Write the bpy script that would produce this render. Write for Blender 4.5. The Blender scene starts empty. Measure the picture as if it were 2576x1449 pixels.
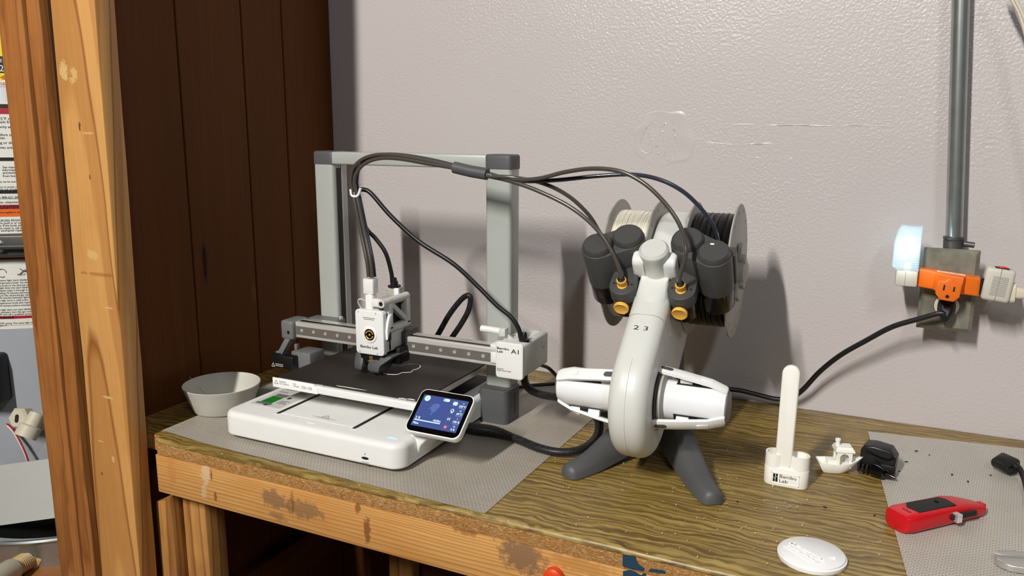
import bpy, bmesh, math, random
from mathutils import Vector, Matrix, noise

random.seed(7)
SC = bpy.context.scene
COL = SC.collection

# ---------------------------------------------------------------- camera
FPX, CX, CY = 2013.0, 1288.0, 724.5
yaw, pitch, roll = math.radians(25.5), math.radians(11.25), math.radians(-0.27)
FW = Vector((-math.sin(yaw)*math.cos(pitch), math.cos(yaw)*math.cos(pitch), -math.sin(pitch)))
RT0 = Vector((math.cos(yaw), math.sin(yaw), 0))
UP0 = RT0.cross(FW)
RT = math.cos(roll)*RT0 - math.sin(roll)*UP0
UP = math.cos(roll)*UP0 + math.sin(roll)*RT0
CAM = Vector((0, 0, 0.47))
cam = bpy.data.cameras.new('camera')
cam.sensor_width = 36.0
cam.lens = 36.0*FPX/2576.0
cam.clip_start = 0.02
camo = bpy.data.objects.new('camera', cam)
COL.objects.link(camo)
m3 = Matrix((RT, UP, -FW)).transposed()
camo.matrix_world = Matrix.Translation(CAM) @ m3.to_4x4()
SC.camera = camo

# ---------------------------------------------------------------- world, lamps, exposure
w = bpy.data.worlds.new('world')
SC.world = w
w.use_nodes = True
w.node_tree.nodes['Background'].inputs[0].default_value = (0.95, 0.97, 1.0, 1)
w.node_tree.nodes['Background'].inputs[1].default_value = 0.014

def shop_light(name, loc, target, power, sx, sy, color):
    l = bpy.data.lights.new(name, 'AREA')
    l.shape = 'RECTANGLE'; l.size = sx; l.size_y = sy; l.energy = power; l.color = color
    o = bpy.data.objects.new(name, l); COL.objects.link(o)
    o.location = loc
    d = (Vector(target)-Vector(loc)).normalized()
    z = -d; y = Vector((0, 1, 0)); x = y.cross(z).normalized(); y = z.cross(x)
    o.rotation_euler = Matrix((x, y, z)).transposed().to_euler()
    return o
shop_light('shop_light_near', (-0.85, -2.1, 2.45), (-0.5, 1.2, 0.1), 152, 0.07, 0.8, (1.0, 0.965, 0.91))
shop_light('shop_light_far', (0.80, -0.75, 1.75), (0.1, 1.3, 0.2), 11.0, 0.07, 0.6, (0.88, 0.93, 1.0))

SC.view_settings.view_transform = 'Standard'
SC.view_settings.look = 'None'
SC.view_settings.exposure = 0.0
SC.view_settings.gamma = 1.0
SC.view_settings.use_curve_mapping = False

# ---------------------------------------------------------------- helpers
def ray(px, py):
    return (px-CX)/FPX*RT - (py-CY)/FPX*UP + FW
def PY(px, py, y):
    d = ray(px, py); return CAM + d*((y-CAM.y)/d.y)
def PZ(px, py, z=0.0):
    d = ray(px, py); return CAM + d*((z-CAM.z)/d.z)

def lin(c):
    c /= 255.0
    return c/12.92 if c <= 0.04045 else ((c+0.055)/1.055)**2.4
def rgb(r, g, b): return (lin(r), lin(g), lin(b), 1.0)

class NT:
    def __init__(s, name):
        s.m = bpy.data.materials.new(name); s.m.use_nodes = True
        s.t = s.m.node_tree; s.b = s.t.nodes['Principled BSDF']; s.o = s.t.nodes['Material Output']
    def n(s, typ, **kw):
        nd = s.t.nodes.new(typ)
        for k, v in kw.items():
            if k.startswith('_'): setattr(nd, k[1:], v)
            else: nd.inputs[k.replace('__', ' ')].default_value = v
        return nd
    def l(s, a, b): s.t.links.new(a, b)
    def coord(s, scale=(1, 1, 1), rot=(0, 0, 0), loc=(0, 0, 0)):
        tc = s.n('ShaderNodeTexCoord'); mp = s.n('ShaderNodeMapping')
        mp.inputs['Scale'].default_value = scale; mp.inputs['Rotation'].default_value = rot
        mp.inputs['Location'].default_value = loc
        s.l(tc.outputs['Object'], mp.inputs['Vector']); return mp.outputs['Vector']
    def noise(s, vec, scale, detail=4, rough=0.55, dist=0.0):
        nd = s.n('ShaderNodeTexNoise', Scale=scale, Detail=detail, Roughness=rough, Distortion=dist)
        s.l(vec, nd.inputs['Vector']); return nd.outputs['Fac']
    def ramp(s, fac, stops):
        nd = s.n('ShaderNodeValToRGB'); r = nd.color_ramp
        while len(r.elements) < len(stops): r.elements.new(0.5)
        for e, (p, c) in zip(r.elements, stops): e.position = p; e.color = c
        s.l(fac, nd.inputs['Fac']); return nd.outputs['Color']
    def mix(s, fac, a, b, mode='MIX'):
        nd = s.n('ShaderNodeMix', _data_type='RGBA', _blend_type=mode)
        for v, i in ((fac, 0), (a, 6), (b, 7)):
            if isinstance(v, (int, float, tuple)): nd.inputs[i].default_value = v
            else: s.l(v, nd.inputs[i])
        return nd.outputs[2]
    def bump(s, h, strength, dist=0.001):
        nd = s.n('ShaderNodeBump', Strength=strength, Distance=dist)
        s.l(h, nd.inputs['Height']); s.l(nd.outputs['Normal'], s.b.inputs['Normal']); return nd

    def stains(s, col, items, amp=0.55, nscale=90):
        """marks with a shape of their own: (centre, 1/radii mask, colour, opacity)"""
        nz = s.noise(s.coord(), nscale, 4, 0.65)
        for c, r, cc, op in items:
            v = s.n('ShaderNodeVectorMath', _operation='SUBTRACT'); s.l(s.coord(), v.inputs[0]); v.inputs[1].default_value = c
            k = s.n('ShaderNodeVectorMath', _operation='MULTIPLY'); s.l(v.outputs[0], k.inputs[0]); k.inputs[1].default_value = [1/(x*1.9) if x else 0 for x in r]
            ln = s.n('ShaderNodeVectorMath', _operation='LENGTH'); s.l(k.outputs[0], ln.inputs[0])
            ma = s.n('ShaderNodeMath', _operation='MULTIPLY_ADD'); s.l(nz, ma.inputs[0]); ma.inputs[1].default_value = amp*2; s.l(ln.outputs['Value'], ma.inputs[2])
            f = s.ramp(ma.outputs[0], [(0.5+amp*0.6, (op, op, op, 1)), (0.82+amp*0.6 if 0.82+amp*0.6 < 1 else 1.0, (0, 0, 0, 1))])
            col = s.mix(f, col, cc)
        return col

MATS = {}
def flat(name, c, rough=0.45, metal=0.0, bump=0.0, bscale=900, spec=0.5, trans=0.0, alpha=1.0, var=0.04):
    t = NT(name); b = t.b
    v = t.coord(); f = t.noise(v, 35, 3)
    col = t.mix(f, tuple(x*(1-var) for x in c[:3])+(1,), tuple(min(1, x*(1+var)) for x in c[:3])+(1,))
    t.l(col, b.inputs['Base Color'])
    b.inputs['Roughness'].default_value = rough; b.inputs['Metallic'].default_value = metal
    b.inputs['Specular IOR Level'].default_value = spec
    b.inputs['Transmission Weight'].default_value = trans
    b.inputs['Alpha'].default_value = alpha
    if bump: t.bump(t.noise(v, bscale, 2), bump, 0.0005)
    MATS[name] = t.m; return t.m
def glow(name, c, strength):
    t = NT(name); t.b.inputs['Base Color'].default_value = (0.01, 0.01, 0.01, 1)
    t.b.inputs['Emission Color'].default_value = c; t.b.inputs['Emission Strength'].default_value = strength
    t.b.inputs['Roughness'].default_value = 0.3
    MATS[name] = t.m; return t.m

def lumber(name, light, dark, axis='Z', pith=(0.03, 0.05, 0), tilt=(0.05, 0.03), freq=26, streak=0.35, rough=0.6, dirt=0.25, dirtc=None, marks=(), amp=0.4, dist=2.2, bands=False):
    """sawn board: growth rings around an off-centre pith, fine grain and grime"""
    t = NT(name)
    rot = {'Z': (tilt[0], tilt[1], 0), 'X': (0, tilt[0], tilt[1])}[axis]
    sc = {'Z': (1, 1, 0.16), 'X': (0.16, 1, 1)}[axis]
    v = t.coord(scale=sc, rot=rot, loc=pith)
    wv = t.n('ShaderNodeTexWave', Scale=freq, Distortion=dist, Detail=2.0)
    wv.inputs['Detail Scale'].default_value = 1.2; wv.inputs['Detail Roughness'].default_value = 0.6
    wv.wave_type = 'RINGS'; wv.rings_direction = axis; wv.wave_profile = 'SAW'
    t.l(v, wv.inputs['Vector'])
    ring = t.ramp(wv.outputs['Fac'], [(0.0, light), (0.62, tuple(a*0.82+b*0.18 for a, b in zip(light, dark))), (0.9, dark), (1.0, light)])
    if bands:
        mid = tuple(a*0.55+b*0.45 for a, b in zip(light, dark)); lo = tuple(x*0.8 for x in dark[:3])+(1,)
        ring = t.ramp(wv.outputs['Fac'], [(0.0, light), (0.42, light), (0.52, mid), (0.86, mid), (0.93, lo), (1.0, light)])
    fs = {'Z': (260, 260, 7), 'X': (7, 260, 260)}[axis]
    g = t.noise(t.coord(scale=fs), 1.0, 3)
    gcol = t.ramp(g, [(0.3, (1-streak, 1-streak, 1-streak, 1)), (0.65, (1, 1, 1, 1))])
    c1 = t.mix(1.0, ring, gcol, 'MULTIPLY')
    big = t.noise(t.coord(scale=(5, 5, 3)), 1.6, 4, 0.65)
    dc = dirtc or tuple(x*0.45 for x in dark[:3])+(1,)
    dm = t.ramp(big, [(0.45, (0, 0, 0, 1)), (0.72, (dirt, dirt, dirt, 1))])
    c2 = t.stains(t.mix(dm, c1, dc), marks, amp)
    t.l(c2, t.b.inputs['Base Color']); t.b.inputs['Roughness'].default_value = rough
    t.bump(g, 0.25, 0.0006)
    MATS[name] = t.m; return t.m

# -- geometry helpers
def T(x, y, z): return Matrix.Translation((x, y, z))
def basis(o, x, y, z):
    m = Matrix((Vector(x).normalized(), Vector(y).normalized(), Vector(z).normalized())).transposed().to_4x4()
    return Matrix.Translation(o) @ m
FRONT = lambda o: basis(o, (1, 0, 0), (0, 0, 1), (0, -1, 0))      # drawing plane facing the viewer side (-Y)
RIGHT = lambda o: basis(o, (0, 1, 0), (0, 0, 1), (1, 0, 0))       # drawing plane facing +X

ORG = {}
def finish(name, bm, mat, parent=None, angle=38, smooth=True):
    bmesh.ops.remove_doubles(bm, verts=bm.verts, dist=1e-6)
    bmesh.ops.recalc_face_normals(bm, faces=bm.faces)
    off = ORG.get(parent, Vector((0, 0, 0)))
    if off.length: bmesh.ops.translate(bm, verts=bm.verts, vec=-off)
    a = math.radians(angle)
    for f in bm.faces: f.smooth = smooth
    for e in bm.edges:
        if len(e.link_faces) == 2 and e.calc_face_angle(0) > a: e.smooth = False
    me = bpy.data.meshes.new(name); bm.to_mesh(me); bm.free()
    if mat is not None: me.materials.append(MATS[mat] if isinstance(mat, str) else mat)
    o = bpy.data.objects.new(name, me); COL.objects.link(o)
    if parent is not None:
        o.parent = parent; ORG[o] = off
    return o
def thing(name, label, cat, loc, group=None):
    o = bpy.data.objects.new(name, None); o.empty_display_size = 0.02; COL.objects.link(o)
    o.location = loc; ORG[o] = Vector(loc)
    return tag(o, label, cat, group)
def tag(o, label, cat, group=None):
    o['label'] = label; o['category'] = cat
    if group: o['group'] = group
    return o
def solo(name, bm, mat, label, cat, group=None, **k):
    """a thing of a single mesh: its origin is put at its base"""
    lo = [min(v.co[i] for v in bm.verts) for i in range(3)]; hi = [max(v.co[i] for v in bm.verts) for i in range(3)]
    c = Vector(((lo[0]+hi[0])/2, (lo[1]+hi[1])/2, lo[2]))
    bmesh.ops.translate(bm, verts=bm.verts, vec=-c)
    o = finish(name, bm, mat, None, **k); o.location = c; ORG[o] = c
    return tag(o, label, cat, group)
def struct(name, bm, mat, **k):
    o = finish(name, bm, mat, None, **k); o['kind'] = 'structure'; return o
def dup(o, off, parent):
    c = o.copy(); COL.objects.link(c); c.parent = parent; c.location = Vector(o.location)+Vector(off); ORG[c] = ORG.get(parent); return c

def B(): return bmesh.new()
def merge(bm, tmp, M=None):
    if M is not None: bmesh.ops.transform(tmp, matrix=M, verts=tmp.verts)
    me = bpy.data.meshes.new('tmp'); tmp.to_mesh(me); tmp.free(); bm.from_mesh(me); bpy.data.meshes.remove(me)
    return bm
def box(bm, x0, x1, y0, y1, z0, z1, r=0.0, seg=2, M=None):
    t = B(); bmesh.ops.create_cube(t, size=1)
    for v in t.verts:
        v.co = Vector(((x0+x1)/2+v.co.x*(x1-x0), (y0+y1)/2+v.co.y*(y1-y0), (z0+z1)/2+v.co.z*(z1-z0)))
    if r > 0: bmesh.ops.bevel(t, geom=list(t.edges), offset=r, segments=seg, profile=0.5, affect='EDGES')
    return merge(bm, t, M)
def BX(*a, **k): return box(B(), *a, **k)
def loft(bm, rings, caps=(True, True), closed=True, M=None):
    t = B(); vs = [[t.verts.new(p) for p in r] for r in rings]; n = len(vs[0])
    for a, b in zip(vs, vs[1:]):
        for i in range(n if closed else n-1):
            j = (i+1) % n
            t.faces.new((a[i], a[j], b[j], b[i]))
    if closed:
        if caps[0]: t.faces.new(list(reversed(vs[0])))
        if caps[1]: t.faces.new(vs[-1])
    return merge(bm, t, M)
def rrect(w, h, r, n=5, cx=0, cy=0):
    r = min(r, w/2-1e-5, h/2-1e-5); P = []
    for qx, qy, a0 in ((1, 1, 0), (-1, 1, 90), (-1, -1, 180), (1, -1, 270)):
        for i in range(n+1):
            a = math.radians(a0+90*i/n)
            P.append((cx+qx*(w/2-r)+r*math.cos(a), cy+qy*(h/2-r)+r*math.sin(a)))
    return P
def circ(r, n=24, cx=0, cy=0, a0=0): return [(cx+r*math.cos(a0+2*math.pi*i/n), cy+r*math.sin(a0+2*math.pi*i/n)) for i in range(n)]
def inset(P, d):
    n = len(P); Q = []
    for i in range(n):
        a, b, c = Vector(P[i-1]), Vector(P[i]), Vector(P[(i+1) % n])
        e1, e2 = (b-a), (c-b)
        if e1.length < 1e-9: e1 = e2
        if e2.length < 1e-9: e2 = e1
        n1 = Vector((-e1.y, e1.x)).normalized(); n2 = Vector((-e2.y, e2.x)).normalized()
        nn = n1+n2; nn = nn/max(0.35, nn.length_squared/2) if nn.length > 1e-6 else n1
        Q.append((b.x+nn.x*d, b.y+nn.y*d))
    return Q
def slab(bm, P, z0, z1, ft=0.0, fb=0.0, seg=4, M=None):
    """outline P (ccw) extruded z0..z1 with rounded top/bottom rims"""
    R = []
    if fb > 0:
        for i in range(seg+1):
            a = math.pi/2*i/seg; R.append((fb*(1-math.sin(a)), z0+fb*(1-math.cos(a))))
    else: R.append((0, z0))
    if ft > 0:
        for i in range(seg+1):
            a = math.pi/2*i/seg; R.append((ft*(1-math.cos(a)), z1-ft*(1-math.sin(a))))
    else: R.append((0, z1))
    rings = [[(x, y, z) for x, y in (inset(P, d) if d > 1e-7 else P)] for d, z in R]
    return loft(bm, rings, M=M)
def lathe(bm, prof, n=28, M=None, caps=(True, True)):
    return loft(bm, [[(r*math.cos(2*math.pi*i/n), r*math.sin(2*math.pi*i/n), z) for i in range(n)] for r, z in prof], caps=caps, M=M)
def cr(pts, per=8):
    P = [Vector(p) for p in pts]; out = []
    for i in range(len(P)-1):
        p0 = P[i-1] if i else 2*P[0]-P[1]; p1, p2 = P[i], P[i+1]; p3 = P[i+2] if i+2 < len(P) else 2*P[-1]-P[-2]
        for k in range(per):
            t = k/per
            out.append(0.5*((2*p1)+(-p0+p2)*t+(2*p0-5*p1+4*p2-p3)*t*t+(-p0+3*p1-3*p2+p3)*t**3))
    out.append(P[-1]); return out
def tube(bm, pts, r, n=10, per=8, smooth=True, caps=True, flat=1.0):
    C = cr(pts, per) if smooth and len(pts) > 2 else [Vector(p) for p in pts]
    rad = r if callable(r) else (lambda t: r)
    rings = []; up = None
    for i, p in enumerate(C):
        d = (C[min(i+1, len(C)-1)]-C[max(i-1, 0)]).normalized()
        if up is None:
            up = Vector((0, 0, 1)) if abs(d.z) < 0.9 else Vector((0, 1, 0))
        up = (up-d*up.dot(d)).normalized(); s = d.cross(up)
        q = rad(i/(len(C)-1))
        rings.append([tuple(p+up*(q*flat*math.sin(2*math.pi*k/n))+s*(q*math.cos(2*math.pi*k/n))) for k in range(n)])
    return loft(bm, rings, caps=(caps, caps))
def bar(bm, a, b, w, h, r=0.0, up=(0, 0, 1)):
    a, b = Vector(a), Vector(b); x = (b-a); L = x.length; x.normalize()
    z = Vector(up); z = (z-x*z.dot(x)).normalized(); y = z.cross(x)
    return box(bm, 0, L, -w/2, w/2, -h/2, h/2, r=r, M=basis(a, x, y, z))
def poly(bm, P, th, M, ft=0.0): return slab(bm, P, 0, th, ft=ft, seg=2, M=M)
TEXTN = 0
def text_bm(bm, s, size, M, xs=1.0, th=0.0002, align='LEFT', bold=0.0, space=1.0):
    c = bpy.data.curves.new('txt', 'FONT'); c.body = s; c.size = size; c.align_x = align; c.extrude = th/2; c.resolution_u = 3
    c.offset = bold; c.space_character = space
    o = bpy.data.objects.new('txt', c); COL.objects.link(o)
    dg = bpy.context.evaluated_depsgraph_get(); dg.update()
    me = bpy.data.meshes.new_from_object(o.evaluated_get(dg))
    t = B(); t.from_mesh(me)
    bmesh.ops.transform(t, matrix=M @ Matrix.Diagonal((xs, 1, 1, 1)) @ T(0, 0, th/2), verts=t.verts)
    bpy.data.objects.remove(o); bpy.data.curves.remove(c); bpy.data.meshes.remove(me)
    return merge(bm, t)
def text(name, s, size, M, mat, parent, **k): return finish(name, text_bm(B(), s, size, M, **k), mat, parent, smooth=False)

# ---------------------------------------------------------------- materials
flat('white_plastic', rgb(238, 238, 235), 0.42, bump=0.05)
flat('white_bright', rgb(248, 248, 246), 0.38)
flat('white_grey', rgb(212, 213, 207), 0.42, bump=0.05)
flat('silver', rgb(186, 190, 184), 0.38, metal=0.15)
flat('rail_silver', rgb(216, 214, 208), 0.28, metal=0.35)
flat('rail_steel', rgb(138, 131, 124), 0.32, metal=0.45)
flat('chrome', rgb(232, 232, 228), 0.2, metal=0.6)
flat('dark_grey', rgb(82, 83, 84), 0.5, bump=0.1)
flat('mid_grey', rgb(112, 113, 112), 0.5)
flat('charcoal', rgb(70, 70, 69), 0.48, bump=0.12)
flat('black', rgb(16, 16, 16), 0.42)
flat('black_gloss', rgb(8, 8, 9), 0.12)
flat('rubber', rgb(20, 20, 21), 0.38)
flat('slot_dark', rgb(30, 28, 26), 0.6)
flat('ink', rgb(40, 40, 42), 0.6)
flat('ink_grey', rgb(120, 120, 118), 0.6)
flat('ink_red', rgb(176, 24, 40), 0.5)
flat('ink_orange', rgb(240, 110, 20), 0.5)
flat('ink_yellow', rgb(250, 226, 20), 0.5)
flat('ink_green', rgb(26, 120, 34), 0.5)
flat('ink_black', rgb(14, 14, 14), 0.5)
flat('gold', rgb(226, 178, 70), 0.35, metal=0.3)
flat('amber', rgb(252, 190, 78), 0.4)
flat('smoke', rgb(34, 27, 25), 0.16, alpha=0.9)
flat('bowl', rgb(196, 194, 184), 0.5)
flat('print_white', rgb(250, 249, 240), 0.45)
flat('lid_white', rgb(251, 251, 250), 0.4)
flat('red_paint', rgb(206, 22, 32), 0.3)
flat('grip', rgb(32, 30, 29), 0.65, bump=0.5, bscale=1500)
flat('orange_plastic', rgb(236, 112, 18), 0.45)
flat('ivory', rgb(216, 208, 184), 0.5)
flat('old_white', rgb(206, 202, 188), 0.45)
flat('red_lens', rgb(236, 40, 36), 0.25)
flat('tank_grey', rgb(168, 172, 178), 0.4)
flat('label_paper', rgb(240, 239, 230), 0.6)
flat('galvanised', rgb(176, 182, 179), 0.3, metal=0.8, var=0.22)
flat('cast_metal', rgb(92, 90, 86), 0.45, metal=0.6, var=0.2)
flat('brass_tan', rgb(206, 176, 122), 0.45)
flat('flange', rgb(172, 170, 161), 0.5)
flat('plier_steel', rgb(190, 188, 182), 0.3, metal=0.5)
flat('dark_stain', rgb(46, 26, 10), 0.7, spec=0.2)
flat('tape_blue', rgb(28, 62, 84), 0.6)
flat('feeder_white', rgb(220, 221, 215), 0.4, bump=0.04)
flat('shaft_white', rgb(246, 247, 249), 0.35)
flat('tube_grey', rgb(78, 72, 66), 0.22, spec=0.7)
flat('tube_navy', rgb(50, 54, 66), 0.2, spec=0.7)
flat('orange_red', rgb(226, 70, 20), 0.4)
glow('screen_blue', rgb(66, 84, 152), 0.95)
glow('screen_cell', rgb(74, 88, 150), 0.95)
glow('screen_dim', rgb(92, 116, 182), 0.95)
glow('screen_white', rgb(214, 250, 250), 1.1)
glow('screen_lilac', rgb(150, 165, 225), 1.0)
glow('screen_red', rgb(255, 130, 110), 1.1)
glow('led_blue', rgb(150, 200, 255), 1.8)
glow('led_white', rgb(240, 250, 255), 2.5)

def m_wall():
    t = NT('wall_paint'); v = t.coord()
    big = t.noise(v, 2.2, 3)
    c = t.mix(big, rgb(196, 188, 187), rgb(202, 195, 193))
    t.l(c, t.b.inputs['Base Color']); t.b.inputs['Roughness'].default_value = 0.3
    t.b.inputs['Specular IOR Level'].default_value = 0.5
    h1 = t.noise(v, 215, 3, 0.5)
    mk = t.ramp(t.noise(v, 3.0, 2), [(0.35, (0.35, 0.35, 0.35, 1)), (0.65, (1, 1, 1, 1))])
    h2 = t.mix(1.0, t.ramp(h1, [(0.35, (0, 0, 0, 1)), (0.75, (1, 1, 1, 1))]), mk, 'MULTIPLY')
    t.bump(h2, 0.45, 0.0013)
    MATS['wall_paint'] = t.m
m_wall()
def m_plaster():
    t = NT('plaster'); v = t.coord()
    t.b.inputs['Base Color'].default_value = rgb(198, 191, 189); t.b.inputs['Roughness'].default_value = 0.33
    t.bump(t.noise(v, 240, 2), 0.15, 0.001)
    MATS['plaster'] = t.m
m_plaster()
PX3 = CAM+ray(515, 662)*((-1.089-CAM.x)/ray(515, 662).x)
def m_panel():
    t = NT('panel_wood')
    g = t.noise(t.coord(scale=(300, 300, 6)), 1.0, 4)
    b = t.noise(t.coord(scale=(9, 9, 0.8)), 1.0, 4, 0.6)
    c = t.mix(g, rgb(72, 40, 13), rgb(122, 74, 30)); c2 = t.stains(t.mix(b, rgb(82, 44, 14), c), [((0, PX3.y, PX3.z), (0, .0045, .030), rgb(24, 11, 4), .9), ((0, PX3.y+0.115, PX3.z-0.075), (0, .004, .016), rgb(128, 84, 44), .4)], 0.3, 60)
    t.l(c2, t.b.inputs['Base Color']); t.b.inputs['Roughness'].default_value = 0.6; t.b.inputs['Specular IOR Level'].default_value = 0.15
    t.bump(g, 0.2, 0.0005); MATS['panel_wood'] = t.m
m_panel()
def stud_marks():
    o = Vector((-1.0507, 0.7964, -0.90)); L = []
    K, BW, DK = rgb(92, 52, 24), rgb(226, 190, 130), rgb(140, 84, 38)
    for px, py, rx, rz, cc, op in ((200, 318, .0045, .010, K, .9), (162, 166, .0028, .0034, K, .95), (181, 192, .0028, .0034, K, .95), (160, 180, .013, .018, BW, .75), (186, 190, .011, .016, BW, .6), (226, 446, .0016, .005, K, .8),
                               (257, 1192, .003, .004, K, .8), (235, 640, .014, .012, BW, .5), (245, 690, .05, .004, DK, .5), (270, 1000, .018, .0025, BW, .7), (255, 1110, .012, .0018, BW, .7), (285, 1155, .004, .008, BW, .6), (222, 335, .02, .002, BW, .5), (275, 775, .018, .002, BW, .6)):
        p = PY(px, py, 0.78); L.append((((p.x-o.x), 0, p.z-o.z), (rx, 0, rz), cc, op))
    return L
lumber('pine_post', rgb(214, 158, 90), rgb(164, 102, 46), 'Z', pith=(0.012, -0.035, 0.0), tilt=(0.19, 0.03), freq=15, streak=0.10, rough=0.5, dirt=0.35, dirtc=rgb(176, 112, 50), marks=stud_marks(), amp=0.6, dist=1.3, bands=True)
lumber('old_board', rgb(178, 114, 56), rgb(142, 86, 38), 'Z', pith=(0.01, -0.05, 0.1), tilt=(-0.12, 0.02), freq=36, streak=0.25, rough=0.5, dirt=0.45, dirtc=rgb(118, 68, 30), dist=3.0)
lumber('leg_pine', rgb(198, 144, 78), rgb(146, 92, 42), 'Z', pith=(0.98, 0.20, 0.0), tilt=(0.05, 0.06), freq=34, streak=0.2, rough=0.55, dirt=0.5, dirtc=rgb(110, 62, 26))
def m_apron():
    t = NT('apron_pine')
    v = t.coord(scale=(0.07, 1, 1), rot=(0, 0.0, 0.0), loc=(0.0, 0.235, -0.80))
    wv = t.n('ShaderNodeTexWave', Scale=95, Distortion=7.0, Detail=2.5); wv.inputs['Detail Scale'].default_value = 0.45
    wv.wave_type = 'RINGS'; wv.rings_direction = 'X'; wv.wave_profile = 'SAW'; t.l(v, wv.inputs['Vector'])
    ring = t.ramp(wv.outputs['Fac'], [(0, rgb(224, 172, 104)), (0.55, rgb(214, 160, 92)), (0.88, rgb(182, 124, 62)), (1, rgb(220, 168, 100))])
    g = t.noise(t.coord(scale=(8, 300, 300)), 1.0, 3)
    c1 = t.mix(1.0, ring, t.ramp(g, [(0.3, (0.86, 0.84, 0.82, 1)), (0.65, (1, 1, 1, 1))]), 'MULTIPLY')
    big = t.noise(t.coord(scale=(5, 12, 14)), 1.0, 4, 0.6)
    c1 = t.mix(t.ramp(big, [(0.45, (0, 0, 0, 1)), (0.75, (0.6, 0.6, 0.6, 1))]), c1, rgb(190, 124, 58))
    L = []
    GR, KN, PS = rgb(134, 100, 70), rgb(128, 76, 34), rgb(214, 196, 160)
    for px, py, rx, rz, cc, op in ((690, 1258, .030, .017, GR, .8), (760, 1282, .042, .016, GR, .75), (700, 1300, .02, .008, GR, .6), (1312, 1400, .036, .026, GR, .92), (898, 1278, .006, .010, KN, .8), (922, 1335, .007, .022, KN, .85),
                             (530, 1195, .003, .010, KN, .85), (541, 1250, .003, .010, KN, .8), (516, 1190, .011, .026, PS, .6), (512, 1240, .007, .014, PS, .5), (1172, 1335, .020, .010, KN, .7), (735, 1270, .004, .026, KN, .6), (430, 1185, .010, .035, rgb(196, 130, 62), .5), (1450, 1420, .05, .012, rgb(176, 118, 56), .6)):
        p = PY(px, py, 0.8136); L.append(((p.x, 0, p.z+0.90), (rx, 0, rz), cc, op))
    c2 = t.stains(c1, L, 0.5, 120)
    t.l(c2, t.b.inputs['Base Color']); t.b.inputs['Roughness'].default_value = 0.55
    t.bump(g, 0.25, 0.0006); MATS['apron_pine'] = t.m
m_apron()
def m_particle():
    t = NT('particle_board')
    v = t.coord(scale=(0.6, 1, 1.6))
    n1 = t.noise(v, 330, 5, 0.7, 1.2); n2 = t.noise(v, 60, 3)
    c = t.ramp(n1, [(0.3, rgb(124, 70, 26)), (0.42, rgb(206, 138, 68)), (0.53, rgb(236, 176, 100)), (0.66, rgb(255, 226, 164))])
    c2 = t.mix(n2, c, t.mix(0.25, c, rgb(160, 98, 44)))
    t.l(c2, t.b.inputs['Base Color']); t.b.inputs['Roughness'].default_value = 0.8
    t.bump(n1, 1.0, 0.004); MATS['particle_board'] = t.m
m_particle()
def m_laminate():
    t = NT('wood_print')
    warp = t.noise(t.coord(scale=(3.0, 9, 9)), 1.0, 3)
    nw = t.n('ShaderNodeTexNoise', Scale=1.0, Detail=3.0, Roughness=0.55); t.l(t.coord(scale=(13, 22, 1)), nw.inputs['Vector'])
    def warped(scale, amp):
        sb = t.n('ShaderNodeVectorMath', _operation='SUBTRACT'); t.l(nw.outputs['Color'], sb.inputs[0]); sb.inputs[1].default_value = (0.5, 0.5, 0.5)
        ml = t.n('ShaderNodeVectorMath', _operation='MULTIPLY'); t.l(sb.outputs[0], ml.inputs[0]); ml.inputs[1].default_value = (0, amp, 0)
        ad = t.n('ShaderNodeVectorMath', _operation='ADD'); t.l(t.coord(rot=(0, 0, -0.02)), ad.inputs[0]); t.l(ml.outputs[0], ad.inputs[1])
        mp = t.n('ShaderNodeMapping'); mp.inputs['Scale'].default_value = scale; t.l(ad.outputs[0], mp.inputs['Vector']); return mp.outputs['Vector']
    v = warped((0.10, 1.0, 1.0), 0.035)
    wv = t.n('ShaderNodeTexWave', Scale=30, Distortion=11.0, Detail=4.0); wv.inputs['Detail Scale'].default_value = 1.6; wv.inputs['Detail Roughness'].default_value = 0.62
    wv.wave_type = 'BANDS'; wv.bands_direction = 'Y'; wv.wave_profile = 'SIN'; t.l(v, wv.inputs['Vector'])
    g1 = t.ramp(wv.outputs['Fac'], [(0.03, rgb(70, 48, 14)), (0.2, rgb(120, 94, 42)), (0.6, rgb(150, 122, 60)), (0.95, rgb(190, 166, 98))])
    fine = t.noise(warped((5, 120, 110), 0.035), 1.0, 5, 0.7, 0.8)
    g2 = t.ramp(fine, [(0.28, rgb(62, 42, 12)), (0.45, rgb(122, 96, 44)), (0.58, rgb(150, 124, 62)), (0.74, rgb(210, 186, 116))])
    c = t.mix(0.5, g1, g2)
    tone = t.mix(t.ramp(warp, [(0.35, (0, 0, 0, 1)), (0.7, (0.55, 0.55, 0.55, 1))]), c, rgb(116, 98, 48))
    spk = t.noise(t.coord(), 210, 1)
    t2 = t.mix(t.ramp(spk, [(0.74, (0, 0, 0, 1)), (0.78, (0.75, 0.75, 0.75, 1))]), tone, rgb(226, 214, 176))
    t.l(t2, t.b.inputs['Base Color']); t.b.inputs['Roughness'].default_value = 0.38
    t.bump(t.noise(t.coord(), 55, 3), 0.12, 0.002); MATS['wood_print'] = t.m
m_laminate()
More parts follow.
